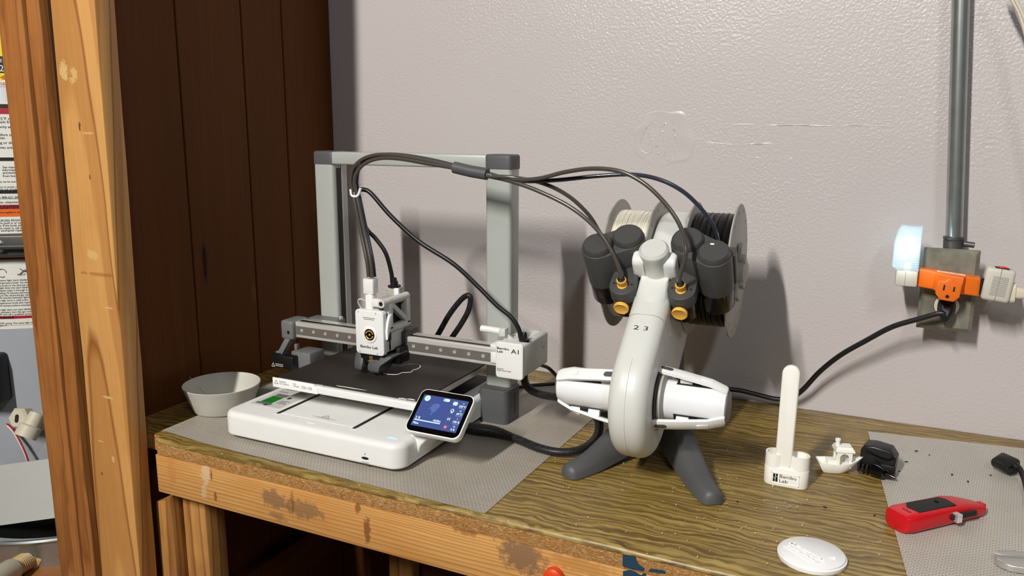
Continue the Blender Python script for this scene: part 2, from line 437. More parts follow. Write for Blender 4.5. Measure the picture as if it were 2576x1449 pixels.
def m_mat(name, trans):
    t = NT(name)
    br = t.n('ShaderNodeTexBrick', Scale=1.0); br.offset = 0.5
    br.inputs['Brick Width'].default_value = 0.0062; br.inputs['Row Height'].default_value = 0.0034; br.inputs['Mortar Size'].default_value = 0.0008
    br.inputs['Mortar Smooth'].default_value = 0.9
    t.l(t.coord(rot=(0, 0, 0.12)), br.inputs['Vector'])
    c = t.ramp(br.outputs['Fac'], [(0.0, rgb(218, 212, 202)), (0.5, rgb(190, 184, 174)), (1.0, rgb(166, 160, 149))])
    big = t.noise(t.coord(), 14, 3)
    c2 = t.mix(t.ramp(big, [(0.4, (0, 0, 0, 1)), (0.7, (0.22, 0.22, 0.22, 1))]), c, rgb(168, 160, 138))
    t.l(c2, t.b.inputs['Base Color']); t.b.inputs['Roughness'].default_value = 0.36
    t.bump(br.outputs['Fac'], 0.5, 0.0006).invert = True
    tr = t.n('ShaderNodeBsdfTransparent'); mx = t.n('ShaderNodeMixShader', Fac=trans)
    t.l(t.b.outputs[0], mx.inputs[1]); t.l(tr.outputs[0], mx.inputs[2]); t.l(mx.outputs[0], t.o.inputs['Surface'])
    MATS[name] = t.m
m_mat('liner', 0.34)
m_mat('liner_right', 0.1)
def m_braid():
    t = NT('braid'); v = t.coord(scale=(1, 1, 1), rot=(0.6, 0.5, 0.78))
    ch = t.n('ShaderNodeTexChecker', Scale=520); t.l(v, ch.inputs['Vector'])
    c = t.mix(ch.outputs['Fac'], rgb(14, 14, 14), rgb(44, 44, 44))
    t.l(c, t.b.inputs['Base Color']); t.b.inputs['Roughness'].default_value = 0.45
    t.bump(ch.outputs['Fac'], 0.6, 0.0008); MATS['braid'] = t.m
m_braid()
def m_filament(name, c, d):
    t = NT(name)
    wv = t.n('ShaderNodeTexWave', Scale=92, Distortion=0.8, Detail=2); wv.wave_type = 'BANDS'; wv.bands_direction = 'X'
    t.l(t.coord(), wv.inputs['Vector'])
    t.l(t.mix(wv.outputs['Fac'], d, c), t.b.inputs['Base Color']); t.b.inputs['Roughness'].default_value = 0.4
    t.bump(wv.outputs['Fac'], 0.5, 0.001); MATS[name] = t.m
m_filament('filament_cream', rgb(250, 247, 232), rgb(232, 225, 204))
m_filament('filament_black', rgb(15, 15, 16), rgb(5, 5, 5))
def m_plate():
    t = NT('build_sheet'); v = t.coord()
    n = t.noise(v, 1400, 1)
    t.l(t.mix(n, rgb(32, 27, 23), rgb(46, 40, 35)), t.b.inputs['Base Color']); t.b.inputs['Roughness'].default_value = 0.55
    t.bump(n, 0.25, 0.0004); MATS['build_sheet'] = t.m
m_plate()
def m_cover():
    t = NT('cover_plate'); v = t.coord()
    n = t.noise(v, 26, 5, 0.65)
    t.l(t.ramp(n, [(0.35, rgb(112, 110, 96)), (0.6, rgb(142, 141, 126)), (0.75, rgb(168, 164, 144))]), t.b.inputs['Base Color'])
    t.b.inputs['Roughness'].default_value = 0.42; t.b.inputs['Metallic'].default_value = 0.3
    MATS['cover_plate'] = t.m
m_cover()
def m_concrete():
    t = NT('concrete'); n = t.noise(t.coord(), 8, 6)
    t.l(t.ramp(n, [(0.3, rgb(92, 88, 82)), (0.7, rgb(128, 122, 114))]), t.b.inputs['Base Color']); t.b.inputs['Roughness'].default_value = 0.85
    MATS['concrete'] = t.m
m_concrete()
def m_lens():
    t = NT('night_lens')
    t.b.inputs['Base Color'].default_value = rgb(225, 240, 246); t.b.inputs['Roughness'].default_value = 0.18
    t.b.inputs['Transmission Weight'].default_value = 0.75; t.b.inputs['IOR'].default_value = 1.2
    t.b.inputs['Emission Color'].default_value = rgb(205, 236, 246); t.b.inputs['Emission Strength'].default_value = 0.16
    MATS['night_lens'] = t.m
m_lens()

# ---------------------------------------------------------------- the setting
FLOOR = -0.90
WB, WL = 1.400, -1.089          # back wall plane (y), panelled wall plane (x)
struct('floor', BX(-3.2, 1.6, -3.2, 1.9, FLOOR-0.05, FLOOR), 'concrete', smooth=False)
wb = struct('wall_back', BX(WL-0.012, 1.6, WB, WB+0.1, FLOOR, 1.9), 'wall_paint', smooth=False)
struct('wall_far', BX(-3.2, WL-0.016, 1.84, 1.90, FLOOR, 1.9), 'wall_paint', smooth=False)
# torn, badly patched spot in the plaster: a low relief on the wall
def relief(x0, x1, z0, z1, nx, nz, hf):
    bm = B(); V = []
    for j in range(nz+1):
        for i in range(nx+1):
            x = x0+(x1-x0)*i/nx; z = z0+(z1-z0)*j/nz
            V.append(bm.verts.new((x, WB-hf(x, z, i/nx*2-1, j/nz*2-1), z)))
    for j in range(nz):
        for i in range(nx):
            a = j*(nx+1)+i; bm.faces.new((V[a], V[a+1], V[a+nx+2], V[a+nx+1]))
    return bm
def hpatch(x, z, u, v):
    r = math.sqrt(u*u+v*v) + 0.18*noise.noise(Vector((u*2.1, v*2.1, 3)))
    e = max(0.0, min(1.0, (0.98-r)/0.16))
    core = max(0.0, min(1.0, (0.62-math.hypot((u+0.12)*1.2, v+0.02)-0.15*noise.noise(Vector((u*3, v*3, 9))))/0.08))
    q = noise.noise(Vector((x*120, z*120, 1)))+0.6*noise.noise(Vector((x*300, z*300, 5)))
    crk = abs(noise.noise(Vector((x*70, z*70, 12))))
    return -0.0012 + e*(0.0016+0.0012*noise.noise(Vector((x*30, z*30, 7)))) + core*(-0.0014+0.0020*q+0.0016*max(0, 1-crk/0.12))
finish('plaster_patch', relief(-0.438, -0.312, 0.392, 0.512, 84, 80, hpatch), 'plaster', wb)
for k, (xa, xb, z0, hh) in enumerate(((-0.325, 0.04, 0.478, 0.0026), (-0.36, -0.12, 0.4475, 0.0022), (-0.34, -0.02, 0.4245, 0.0016))):
    finish('plaster_seam', relief(xa, xb, z0-0.006, z0+0.006, 120, 10,
           lambda x, z, u, v: -0.0006+hh*(max(0, 1-abs(v+0.7*noise.noise(Vector((x*14, k*5, 1))))*1.6)**2)*(0.35+0.65*max(0, noise.noise(Vector((x*26, 2, k)))+0.3))*max(0, 1-u*u)), 'plaster', wb)
# panelled partition on the left: vertical planks with dark grooves
wl = struct('wall_left', BX(WL-0.014, WL-0.006, 0.86, WB, FLOOR, 1.9), 'slot_dark', smooth=False)
ys = [0.86, 0.9985, 1.147, 1.2538, WB]
for a, b in zip(ys, ys[1:]):
    finish('plank', BX(WL-0.006, WL, a+0.0013, b-0.0013, FLOOR, 1.9, r=0.0012, seg=1), 'panel_wood', wl)
tr = struct('trim_1', BX(WL, WL+0.022, 0.90, WB, -0.46, -0.38, r=0.003, M=T(0, 0, 0)), 'panel_wood')

def stud(name, x0, x1, y0, y1, lean, mat, label, zt=1.5, wob=0.0):
    bm = B(); n = 40; rings = []
    for i in range(n+1):
        z = FLOOR+(zt-FLOOR)*i/n; s = lean*(z-0.64)
        q = [noise.noise(Vector((k*3.3, z*9, x0*7)))*wob for k in range(4)]
        r = rrect(x1-x0, y1-y0, 0.0028, 2, (x0+x1)/2+s, (y0+y1)/2)
        rings.append([(x+(q[0] if x > (x0+x1)/2+s else q[1]), y+q[2], z) for x, y in r])
    return solo(name, loft(bm, rings), mat, label, 'post', angle=30)
st = stud('wall_stud', -1.089, -0.9985, 0.780, 0.8128, 0.0205, 'pine_post', 'light pine stud with knots standing at the left end of the workbench', wob=0.0008)
b2 = stud('door_casing', -1.1450, -1.1165, 0.782, 0.90, 0.010, 'old_board', 'narrow scuffed brown board with rough edge beside the light pine stud', wob=0.0022)
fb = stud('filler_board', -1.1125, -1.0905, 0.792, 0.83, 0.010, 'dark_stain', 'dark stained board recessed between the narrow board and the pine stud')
b3 = stud('door_jamb', -1.2085, -1.1520, 0.780, 0.86, 0.003, 'old_board', 'wide orange-brown weathered board nearest the water heater', wob=0.0012)
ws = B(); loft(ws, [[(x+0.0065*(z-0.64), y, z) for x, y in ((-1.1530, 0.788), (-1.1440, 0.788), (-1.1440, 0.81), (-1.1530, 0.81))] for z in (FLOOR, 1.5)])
finish('gap_shade_strip', ws, 'black', b3, smooth=False)  # added black strip: its colour stands in for shade in the gap between boards
# knots and pale abrasion on the pine stud
def face_patch(P, th, x, z, y, s=1.0): return slab(B(), [(a*s, b*s) for a, b in P], 0, th, M=FRONT((x, y, z)))
def blob(n, rx, ry, seed, rough=0.3):
    return [((1+rough*noise.noise(Vector((math.cos(2*math.pi*i/n)*1.7, math.sin(2*math.pi*i/n)*1.7, seed))))*rx*math.cos(2*math.pi*i/n),
             (1+rough*noise.noise(Vector((math.cos(2*math.pi*i/n)*1.7, math.sin(2*math.pi*i/n)*1.7, seed+9))))*ry*math.sin(2*math.pi*i/n)) for i in range(n)]
flat('knot', rgb(104, 60, 28), 0.6); flat('bare_wood', rgb(226, 184, 120), 0.6); flat('grime', rgb(126, 98, 74), 0.7); flat('pale_scrape', rgb(206, 186, 150), 0.7)
def on_face(px, py, y): p = PY(px, py, y); return p.x, p.z

# ---------------------------------------------------------------- workbench
BF = 0.8136                       # front edge of the bench (y); top surface is z = 0
bench = thing('workbench', 'wooden workbench with wood-print top, raw chipboard edge and pine front rail', 'workbench', (0.0, 1.1, FLOOR))
XR = 1.25
bm = B()                          # chipboard core, ragged front edge
n = 420; top = []; mid = []; bot = []
for i in range(n+1):
    x = -0.995+(XR+0.995)*i/n
    a = 0.0016*noise.noise(Vector((x*60, 0, 1)))+0.0012*noise.noise(Vector((x*190, 3, 1)))
    c = 0.0016*noise.noise(Vector((x*60, 5, 2)))+0.0012*noise.noise(Vector((x*190, 8, 2)))
    lift = 0.0035*max(0, 1-abs(x+0.965)/0.05)
    top.append((x, BF+0.0012+a, -0.0065+0.0012*noise.noise(Vector((x*90, 2, 4)))))
    mid.append((x, BF+0.0004+c, -0.0150))
    bot.append((x, BF+0.0015+a*0.5, -0.0262+lift*noise.noise(Vector((x*120, 2, 9)))))
rings = [[(p[0], 1.395, -0.026) for p in top], [(p[0], 1.395, -0.0012) for p in top], [(p[0], BF+0.006, -0.0012) for p in top], top, mid, bot, [(p[0], BF+0.012, -0.026) for p in top]]
t = B(); vs = [[t.verts.new(p) for p in r] for r in rings]
for a, b in zip(vs, vs[1:]):
    for i in range(n): t.faces.new((a[i], a[i+1], b[i+1], b[i]))
t.faces.new([r[0] for r in vs]); t.faces.new([r[-1] for r in vs])
merge(bm, t); box(bm, WL+0.001, -0.995, 0.826, 1.395, -0.026, -0.0012)
finish('chipboard_core', bm, 'particle_board', bench, angle=60)
# printed covering: flat sheet whose front rim rolls down over the edge
bm = B(); rows = []
for k in range(7):
    row = []
    for i in range(n+1):
        x = -0.9955+(XR+0.9955)*i/n
        wv = 0.0016*noise.noise(Vector((x*9, 4, 7)))+0.0007*noise.noise(Vector((x*55, 4, 7)))
        if k == 0: p = (x, 1.3985, 0.0)
        elif k == 1: p = (x, BF+0.006, 0.0)
        else:
            a = (k-1)/5*math.pi/2*0.93
            p = (x, BF+0.006-0.0066*math.sin(a)+(k/6)*wv*0.5, -(0.0075+wv*1.4)*(1-math.cos(a)))
        row.append(p)
    rows.append(row)
t = B(); vs = [[t.verts.new(p) for p in r] for r in rows]
for a, b in zip(vs, vs[1:]):
    for i in range(n): t.faces.new((a[i], a[i+1], b[i+1], b[i]))
merge(bm, t)
t = B(); t.faces.new([t.verts.new(p) for p in ((WL+0.001, 0.826, 0), (-0.9955, 0.826, 0), (-0.9955, 1.3985, 0), (WL+0.001, 1.3985, 0))]); merge(bm, t)
finish('printed_covering', bm, 'wood_print', bench, angle=60)
finish('front_rail', BX(-1.0, XR, BF+0.0008, BF+0.038, -0.0895, -0.0268, r=0.0018), 'apron_pine', bench)
finish('under_bench_shade', BX(-1.086, XR, 1.372, 1.380, FLOOR, -0.03), 'panel_wood', bench)  # added dark sheet: its brown gives the wall under the bench its shade
finish('back_rail', BX(-1.06, XR, 1.36, 1.398, -0.115, -0.0268, r=0.002), 'leg_pine', bench)
# splintered front leg: a short split piece in front of a full post
bm = B(); rings = []
for i in range(17):
    z = FLOOR+(0.792)*i/16
    d = max(0, (z+0.26)/0.15) if z > -0.26 else 0
    rings.append([(x+(0.004*noise.noise(Vector((x*200, z*90, 1))) if d else 0), y, z+(0.010*(x+1.0)/0.03 if i == 16 else 0)) for x, y in rrect(0.034, 0.028, 0.003, 2, -1.004, 0.838)])
finish('leg', loft(bm, rings), 'leg_pine', bench)
finish('leg', BX(-0.985, -0.936, 0.845, 0.885, FLOOR, -0.0895, r=0.002), 'leg_pine', bench)
finish('leg', BX(-0.93, -0.87, 1.33, 1.36, FLOOR, -0.0268, r=0.002), 'leg_pine', bench)
finish('leg', BX(-0.42, -0.36, 1.33, 1.36, FLOOR, -0.0268, r=0.002), 'leg_pine', bench)
finish('leg', BX(0.9, 0.94, 0.853, 0.90, FLOOR, -0.0268, r=0.002), 'leg_pine', bench)
# torn scraps of blue tape
def tape(P):
    p0 = PY(P[0][0], P[0][1], BF-0.0012)
    Q = [(PY(a, b, BF-0.0012).x-p0.x, PY(a, b, BF-0.0012).z-p0.z) for a, b in P]
    if sum(Q[i-1][0]*Q[i][1]-Q[i][0]*Q[i-1][1] for i in range(len(Q))) < 0: Q.reverse()
    finish('tape_scrap', slab(B(), Q, 0, 0.0004, M=FRONT((p0.x, BF-0.0006, p0.z))), 'tape_blue', bench, smooth=False)
tape(((1566, 1394), (1580, 1397), (1596, 1399), (1600, 1410), (1606, 1420), (1618, 1428), (1618, 1437), (1600, 1433), (1584, 1430), (1566, 1424)))
tape(((1630, 1437), (1636, 1431), (1655, 1433), (1672, 1436), (1673, 1443), (1650, 1440)))
tape(((1567, 1437), (1585, 1434), (1600, 1440), (1612, 1447), (1622, 1441), (1628, 1460), (1630, 1490), (1567, 1490)))

# ribbed plastic shelf liners
def liner(name, P, label, curl=None, mat='liner'):
    bm = B(); t = B(); nx, ny = 60, 30; V = []
    (a, b, c, d) = [Vector((p[0], p[1], 0)) for p in P]      # front-left, front-right, back-right, back-left
    for j in range(ny+1):
        for i in range(nx+1):
            u, v = i/nx, j/ny
            p = (a*(1-u)+b*u)*(1-v)+(d*(1-u)+c*u)*v
            z = 0.0012+(curl(p.x, p.y) if curl else 0)
            V.append(t.verts.new((p.x, p.y, z)))
    for j in range(ny):
        for i in range(nx):
            q = j*(nx+1)+i; t.faces.new((V[q], V[q+1], V[q+nx+2], V[q+nx+1]))
    merge(bm, t)
    return solo(name, bm, mat, label, 'liner', 'ribbed plastic liners on the bench')
def curl1(x, y):
    k = max(0.0, 1-math.hypot((x+1.0)/0.09, (y-0.83)/0.10))
    return 0.004*k
liner('shelf_liner', ((-1.003, 0.8330), (-0.4256, 0.8165), (-0.416, 1.325), (-1.05, 1.325)), 'translucent grey ribbed liner sheet lying under the 3D printer', curl1)
c8, s8 = math.cos(math.radians(7.6)), math.sin(math.radians(7.6))
o2 = Vector((-0.0067, 1.3295)); ex = Vector((c8, s8)); ey = Vector((s8*0.92, -c8))
q0, q1 = o2, o2+ex*0.42
q1.y = min(q1.y, 1.39)
liner('shelf_liner', (tuple(o2+ey*0.50), tuple(o2+ey*0.50+ex*0.62), tuple(o2+ex*0.46), tuple(o2)), 'translucent grey ribbed liner sheet lying under the red utility knife', None, 'liner_right')
# dust, shavings and crumbs
bm = B()
rnd = random.Random(3)
for i in range(230):
    x = rnd.uniform(-0.42, 0.22); y = rnd.uniform(0.83, 1.25)
    if i < 60: x = rnd.gauss(-0.12, 0.05); y = rnd.gauss(0.93, 0.06)
    if not (0.822 < y < 1.35): continue
    s = rnd.uniform(0.0004, 0.0012)
    box(bm, -s, s, -s*rnd.uniform(0.3, 1), s*0.6, 0.0006, 0.0006+s*0.8, M=T(x, y, 0.0009) @ Matrix.Rotation(rnd.uniform(0, 6), 4, 'Z'))
o = solo('wood_crumbs', bm, 'pale_scrape', 'tiny pale crumbs and shavings scattered over the bench top', 'crumbs', smooth=False); o['kind'] = 'stuff'
bm = B()
for px, py in ((2262, 1186), (2435, 1212), (2492, 1196), (2338, 1145), (2280, 1162), (2395, 1194), (2200, 1297), (2305, 1135), (1855, 1262), (1800, 1255), (2075, 1276)):
    p = PZ(px, py, 0.002); s = rnd.uniform(0.0008, 0.0022)
    box(bm, -s, s, -s*0.5, s*0.5, 0, 0.0008, M=T(*p) @ Matrix.Rotation(rnd.uniform(0, 3), 4, 'Z'))
o = solo('dark_crumbs', bm, 'slot_dark', 'dark specks scattered on the right liner sheet and bench', 'crumbs', smooth=False); o['kind'] = 'stuff'

# ---------------------------------------------------------------- 3D printer
PX0 = -0.7425
pr = thing('desktop_printer', 'white and grey open-frame 3D printer standing on the ribbed liner', '3D printer', (PX0, 1.03, 0.0012))
ZT = 0.044
base = finish('base_housing', slab(B(), rrect(0.327, 0.338, 0.022, 7, PX0, 1.031), 0.0065, ZT, ft=0.009, fb=0.004, seg=5), 'white_plastic', pr)
for sx in (-1, 1):
    for yy in (0.90, 1.16):
        finish('rubber_foot', lathe(B(), [(0.010, 0.0013), (0.011, 0.0075)], 16, T(PX0+sx*0.125, yy, 0)), 'rubber', pr)
for xx in (-0.818, -0.677):
    s_ = finish('rail_slot', slab(B(), rrect(0.0062, 0.29, 0.003, 4, xx, 1.034), ZT-0.001, ZT+0.0003), 'slot_dark', base)
    finish('slot_rim', slab(B(), rrect(0.0105, 0.010, 0.005, 5, xx, 0.8900), ZT-0.001, ZT+0.0002), 'white_bright', base)
finish('panel_joint', BX(-0.815, -0.680, 0.8935, 0.8943, ZT-0.001, ZT+0.0003), 'white_bright', base)
for d in (0, 1):
    pass
bm = B()
P = rrect(0.064, 0.013, 0.006, 6, -0.7465, 0.8805); Q = inset(P, 0.0007)
t = B(); a = [t.verts.new((x, y, ZT+0.0003)) for x, y in P]; b = [t.verts.new((x, y, ZT+0.0003)) for x, y in Q]
for i in range(len(P)): t.faces.new((a[i-1], a[i], b[i], b[i-1]))
merge(bm, t); box(bm, -0.754, -0.739, 0.8795, 0.8812, ZT-0.001, ZT+0.0004)
finish('embossed_pill', bm, 'white_bright', base)
bm = B()                                                    # small printed warning sign
t = B()
text_bm(bm, '!', 0.006, T(-0.7425, 0.9085, ZT+0.0002), th=0.0001, align='CENTER')
for a, b in (((-0.749, 0.9075), (-0.736, 0.9075)), ((-0.736, 0.9075), (-0.7425, 0.916)), ((-0.7425, 0.916), (-0.749, 0.9075))):
    bar(bm, (*a, ZT+0.0002), (*b, ZT+0.0002), 0.0006, 0.0002)
box(bm, -0.7635, -0.7215, 0.9052, 0.9058, ZT, ZT+0.0003); box(bm, -0.755, -0.730, 0.9032, 0.9036, ZT, ZT+0.0003)
finish('warning_sign', bm, 'ink_grey', base, smooth=False)
# guide sticker with pictures
stk = finish('guide_sticker', slab(B(), rrect(0.060, 0.150, 0.002, 2, -0.8595, 0.981), ZT-0.0005, ZT+0.00025), 'white_grey', base)
finish('picture', BX(-0.880, -0.858, 0.920, 0.950, ZT, ZT+0.0004), 'ink_green', stk, smooth=False)
finish('picture', BX(-0.884, -0.854, 0.9125, 0.9195, ZT, ZT+0.0004), 'mid_grey', stk, smooth=False)
finish('picture', BX(-0.879, -0.856, 0.951, 0.962, ZT, ZT+0.0004), 'mid_grey', stk, smooth=False)
finish('picture', slab(B(), blob(14, 0.0045, 0.0022, 2), ZT, ZT+0.0004, M=T(-0.862, 0.912, 0)), 'ink', stk, smooth=False)
finish('picture', slab(B(), blob(14, 0.0040, 0.0040, 5, 0.7), ZT, ZT+0.0004, M=T(-0.848, 0.951, 0)), 'ink', stk, smooth=False)
finish('picture', BX(-0.884, -0.836, 1.005, 1.030, ZT, ZT+0.0004), 'ink_grey', stk, smooth=False)
bm = B()
for x0, x1, y0 in ((-0.852, -0.834, 0.935), (-0.852, -0.838, 0.930), (-0.852, -0.834, 0.925), (-0.884, -0.868, 0.970), (-0.884, -0.862, 0.984), (-0.884, -0.866, 0.988), (-0.855, -0.836, 0.975), (-0.855, -0.838, 0.980)):
    box(bm, x0, x1, y0, y0+0.0022, ZT, ZT+0.0004)
finish('printed_lines', bm, 'ink_grey', stk, smooth=False)['kind'] = 'stuff'
finish('status_light', slab(B(), rrect(0.0155, 0.0034, 0.0016, 4, -0.606, 0.8835), ZT-0.001, ZT+0.0003), 'led_blue', base)
yf = 0.862
cs = finish('card_slot', slab(B(), [(x*0.0062, y*0.0020) for x, y in circ(1, 20)], 0, 0.0004, M=FRONT((-0.6378, yf, 0.0165))), 'ink_black', base)
finish('slot_lip', slab(B(), [(x*0.0066, y*0.0020) for x, y in circ(1, 20)], 0, 0.0003, M=FRONT((-0.6374, yf, 0.0150))), 'white_bright', base)
bm = B(); box(bm, -0.6445, -0.6310, yf-0.0002, yf+0.001, 0.0102, 0.0107); box(bm, -0.641, -0.634, yf-0.0002, yf+0.001, 0.0078, 0.0090); box(bm, -0.6388, -0.6368, yf-0.0002, yf+0.001, 0.0218, 0.0236)
finish('port_print', bm, 'ink_grey', base, smooth=False)
bm = B()                                                    # vent holes on the right side
for i in range(9):
    for j in range(4):
        lathe(bm, [(0.0009, 0), (0.0009, 0.0003)], 6, RIGHT((PX0+0.1635, 0.955+i*0.0038+(j % 2)*0.0019, 0.016+j*0.0036)))
o = finish('vent_holes', bm, 'slot_dark', base); o['kind'] = 'stuff'
finish('bed_trough', BX(-0.872, -0.608, 1.00, 1.195, ZT-0.002, ZT+0.0008, r=0.0004, seg=1), 'slot_dark', pr)

# heated bed and build plate
bed = finish('heated_bed', BX(-0.8535, -0.5925, 0.9335, 1.191, 0.0735, 0.0834, r=0.0012), 'rail_silver', pr)
finish('bed_carriage', BX(-0.81, -0.62, 0.98, 1.16, 0.052, 0.0735, r=0.003), 'slot_dark', pr)
for sx in (-0.818, -0.677):
    finish('carriage_block', BX(sx-0.002, sx+0.002, 0.99, 1.14, ZT, 0.054), 'black', pr)
sheet = finish('build_plate', slab(B(), rrect(0.2615, 0.2575, 0.004, 3, -0.7230, 1.0625), 0.0836, 0.0854, ft=0.0004, seg=2), 'build_sheet', pr)
lip = finish('front_lip', BX(-0.8555, -0.5915, 0.9245, 0.9345, 0.0715, 0.0835, r=0.0024, seg=3), 'white_plastic', pr)
P = [(-0.8555, 0.0715), (-0.768, 0.0715), (-0.768, 0.0810), (-0.777, 0.0865), (-0.8555, 0.0865)]
finish('lip_tab', slab(B(), [(x, z) for x, z in P], 0, 0.0022, ft=0.0005, seg=2, M=FRONT((0, 0.9255, 0))), 'white_bright', lip)
bm = B()
text_bm(bm, 'WARNING\nHOT SURFACE', 0.0034, FRONT((-0.8420, 0.9232, 0.0808)), xs=0.85, th=0.0001)
text_bm(bm, 'MAX\nVOLUME', 0.0034, FRONT((-0.8145, 0.9232, 0.0806)), xs=0.85, th=0.0001)
text_bm(bm, '| 256 x 256', 0.0062, FRONT((-0.7995, 0.9232, 0.0770)), xs=0.75, th=0.0001)
for a, b in (((-0.8515, 0.0775), (-0.8445, 0.0775)), ((-0.8445, 0.0775), (-0.848, 0.0835)), ((-0.848, 0.0835), (-0.8515, 0.0775))):
    bar(bm, (a[0], 0.9232, a[1]), (b[0], 0.9232, b[1]), 0.0004, 0.0006)
finish('lip_print', bm, 'ink_grey', lip, smooth=False)
for a, rx, ry, rt in (((877, 975), 0.024, 0.0011, 0.03), ((806, 969), 0.006, 0.0014, 0.0)):
    p = PZ(a[0], a[1], 0.0855); finish('purge_streak', slab(B(), blob(20, rx, ry, a[0], 0.5), 0, 0.0003, M=T(p.x, p.y, 0.0854) @ Matrix.Rotation(rt, 4, 'Z')), 'print_white', sheet)
for a in ((1013, 1003), (1034, 1005)):
    p = PZ(a[0], a[1], 0.0855); finish('alignment_mark', slab(B(), [(x*0.0072, max(-0.0004, y*0.0034)) for x, y in circ(1, 20)], 0, 0.0003, M=T(p.x, p.y-0.001, 0.0854)), 'white_bright', sheet)
op = [(930, 929), (938, 932), (948, 933), (957, 936), (968, 940), (984, 942), (1000, 942), (1010, 938), (1022, 937), (1034, 936), (1039, 931), (1050, 928), (1057, 923), (1056, 919), (1046, 916.5), (1030, 916.5), (1016, 919.5), (1002, 924)]
finish('printed_outline', tube(B(), [PZ(a, b, 0.0858) for a, b in op], 0.00075, 6, 4, flat=0.6), 'print_white', sheet)

# gantry
def column(x0, x1, d, mat='silver'):
    return slab(B(), rrect(x1-x0, d, 0.006, 4, (x0+x1)/2, 1.12+d/2), 0.055, 0.409)
cl = finish('column', column(-0.918, -0.877, 0.043), 'silver', pr)
finish('belt_slot', BX(-0.8775, -0.8762, 1.1295, 1.1425, 0.062, 0.402), 'ink_black', cl)
finish('slot_edge', BX(-0.8772, -0.8760, 1.1425, 1.1450, 0.062, 0.407), 'rail_silver', cl)
finish('column', column(-0.582, -0.5375, 0.035), 'silver', pr)
finish('top_beam', BX(-0.88, -0.58, 1.1205, 1.1545, 0.4085, 0.4300, r=0.003, seg=3), 'silver', pr)
finish('corner_cap', slab(B(), rrect(0.0435, 0.0440, 0.006, 4, -0.8975, 1.1415), 0.4085, 0.4310, ft=0.004, seg=3), 'dark_grey', pr)
finish('corner_cap', slab(B(), rrect(0.0475, 0.0370, 0.007, 4, -0.5600, 1.1380), 0.4085, 0.4310, ft=0.004, seg=3), 'dark_grey', pr)
for x0, x1, y1 in ((-0.585, -0.5320, 1.152), (-0.932, -0.872, 1.165)):
    cf = finish('column_foot', slab(B(), rrect(x1-x0, y1-1.098, 0.010, 5, (x0+x1)/2, (1.098+y1)/2), 0.0013, 0.0575, ft=0.002, seg=2), 'dark_grey', pr)
    finish('foot_slot', slab(B(), rrect(0.0022, 0.036, 0.001, 3), 0, 0.0004, M=basis((x1-0.0001, 1.128, 0.030), (0, 1, 0), (0, 0, 1), (1, 0, 0))), 'ink_black', cf)

# x axis rail
rail = finish('x_rail', BX(-0.920, -0.524, 1.0550, 1.0830, 0.1130, 0.1405, r=0.0014), 'rail_silver', pr)
finish('guide_rail', BX(-0.918, -0.528, 1.0535, 1.0555, 0.1190, 0.1335, r=0.0004, seg=1), 'rail_steel', rail)
finish('drive_belt', BX(-0.915, -0.53, 1.0620, 1.0690, 0.1400, 0.1412), 'black', rail)
finish('rail_cover', BX(-0.905, -0.53, 1.0710, 1.0830, 0.1402, 0.1416), 'chrome', rail)
sc0 = None
for i in range(15):
    x = -0.904+0.0252*i
    if sc0 is None:
        s0 = B(); lathe(s0, [(0.0031, 0), (0.0029, 0.0007), (0.0019, 0.0008), (0.0016, 0.0002)], 14, FRONT((x, 1.0536, 0.1268)))
        sc0 = finish('screw', s0, 'chrome', rail)
    else: dup(sc0, (0.0252*i, 0, 0), rail)
ec = finish('rail_end_cap', BX(-0.9455, -0.918, 1.046, 1.090, 0.1085, 0.1425, r=0.005, seg=3), 'mid_grey', pr)
finish('cap_hole', lathe(B(), [(0.0030, 0), (0.0030, 0.0004)], 14, FRONT((-0.9275, 1.0462, 0.1225))), 'ink_black', ec)
wa = finish('wiper_arm', bar(bar(B(), (-0.931, 1.055, 0.112), (-0.947, 1.050, 0.083), 0.010, 0.014, 0.001, up=(0, -1, 0)), (-0.9345, 1.055, 0.110), (-0.9275, 1.055, 0.110), 0.012, 0.008), 'mid_grey', pr)
finish('pivot', lathe(B(), [(0.0075, -0.010), (0.008, -0.008), (0.008, 0.008), (0.0075, 0.010)], 18, basis((-0.950, 1.052, 0.077), (0, 0, 1), (0, 1, 0), (1, 0, 0))), 'mid_grey', wa)
wbx = finish('wiper_box', BX(-0.928, -0.886, 1.050, 1.090, 0.058, 0.0885, r=0.003), 'mid_grey', pr)
finish('wiper_face', BX(-0.962, -0.912, 1.036, 1.052, 0.058, 0.0825, r=0.003), 'black', wbx)
finish('wiper_peg', BX(-0.927, -0.921, 1.058, 1.066, 0.088, 0.099, r=0.001), 'mid_grey', wbx)
bm = B(); box(bm, -0.951, -0.934, 1.0355, 1.037, 0.0655, 0.0662); box(bm, -0.951, -0.934, 1.0355, 1.037, 0.0625, 0.0632)
for a, b in (((-0.9595, 0.0605), (-0.9530, 0.0605)), ((-0.9530, 0.0605), (-0.95625, 0.0670)), ((-0.95625, 0.0670), (-0.9595, 0.0605))):
    bar(bm, (a[0], 1.0358, a[1]), (b[0], 1.0358, b[1]), 0.0005, 0.0006)
finish('warning_print', bm, 'label_paper', wbx, smooth=False)
finish('carriage_bracket', BX(-0.926, -0.862, 1.083, 1.122, 0.118, 0.139, r=0.003), 'mid_grey', pr)
finish('bracket_screw', lathe(B(), [(0.0035, 0), (0.0035, 0.004), (0.002, 0.005)], 12, T(-0.868, 1.116, 0.138)), 'chrome', pr)

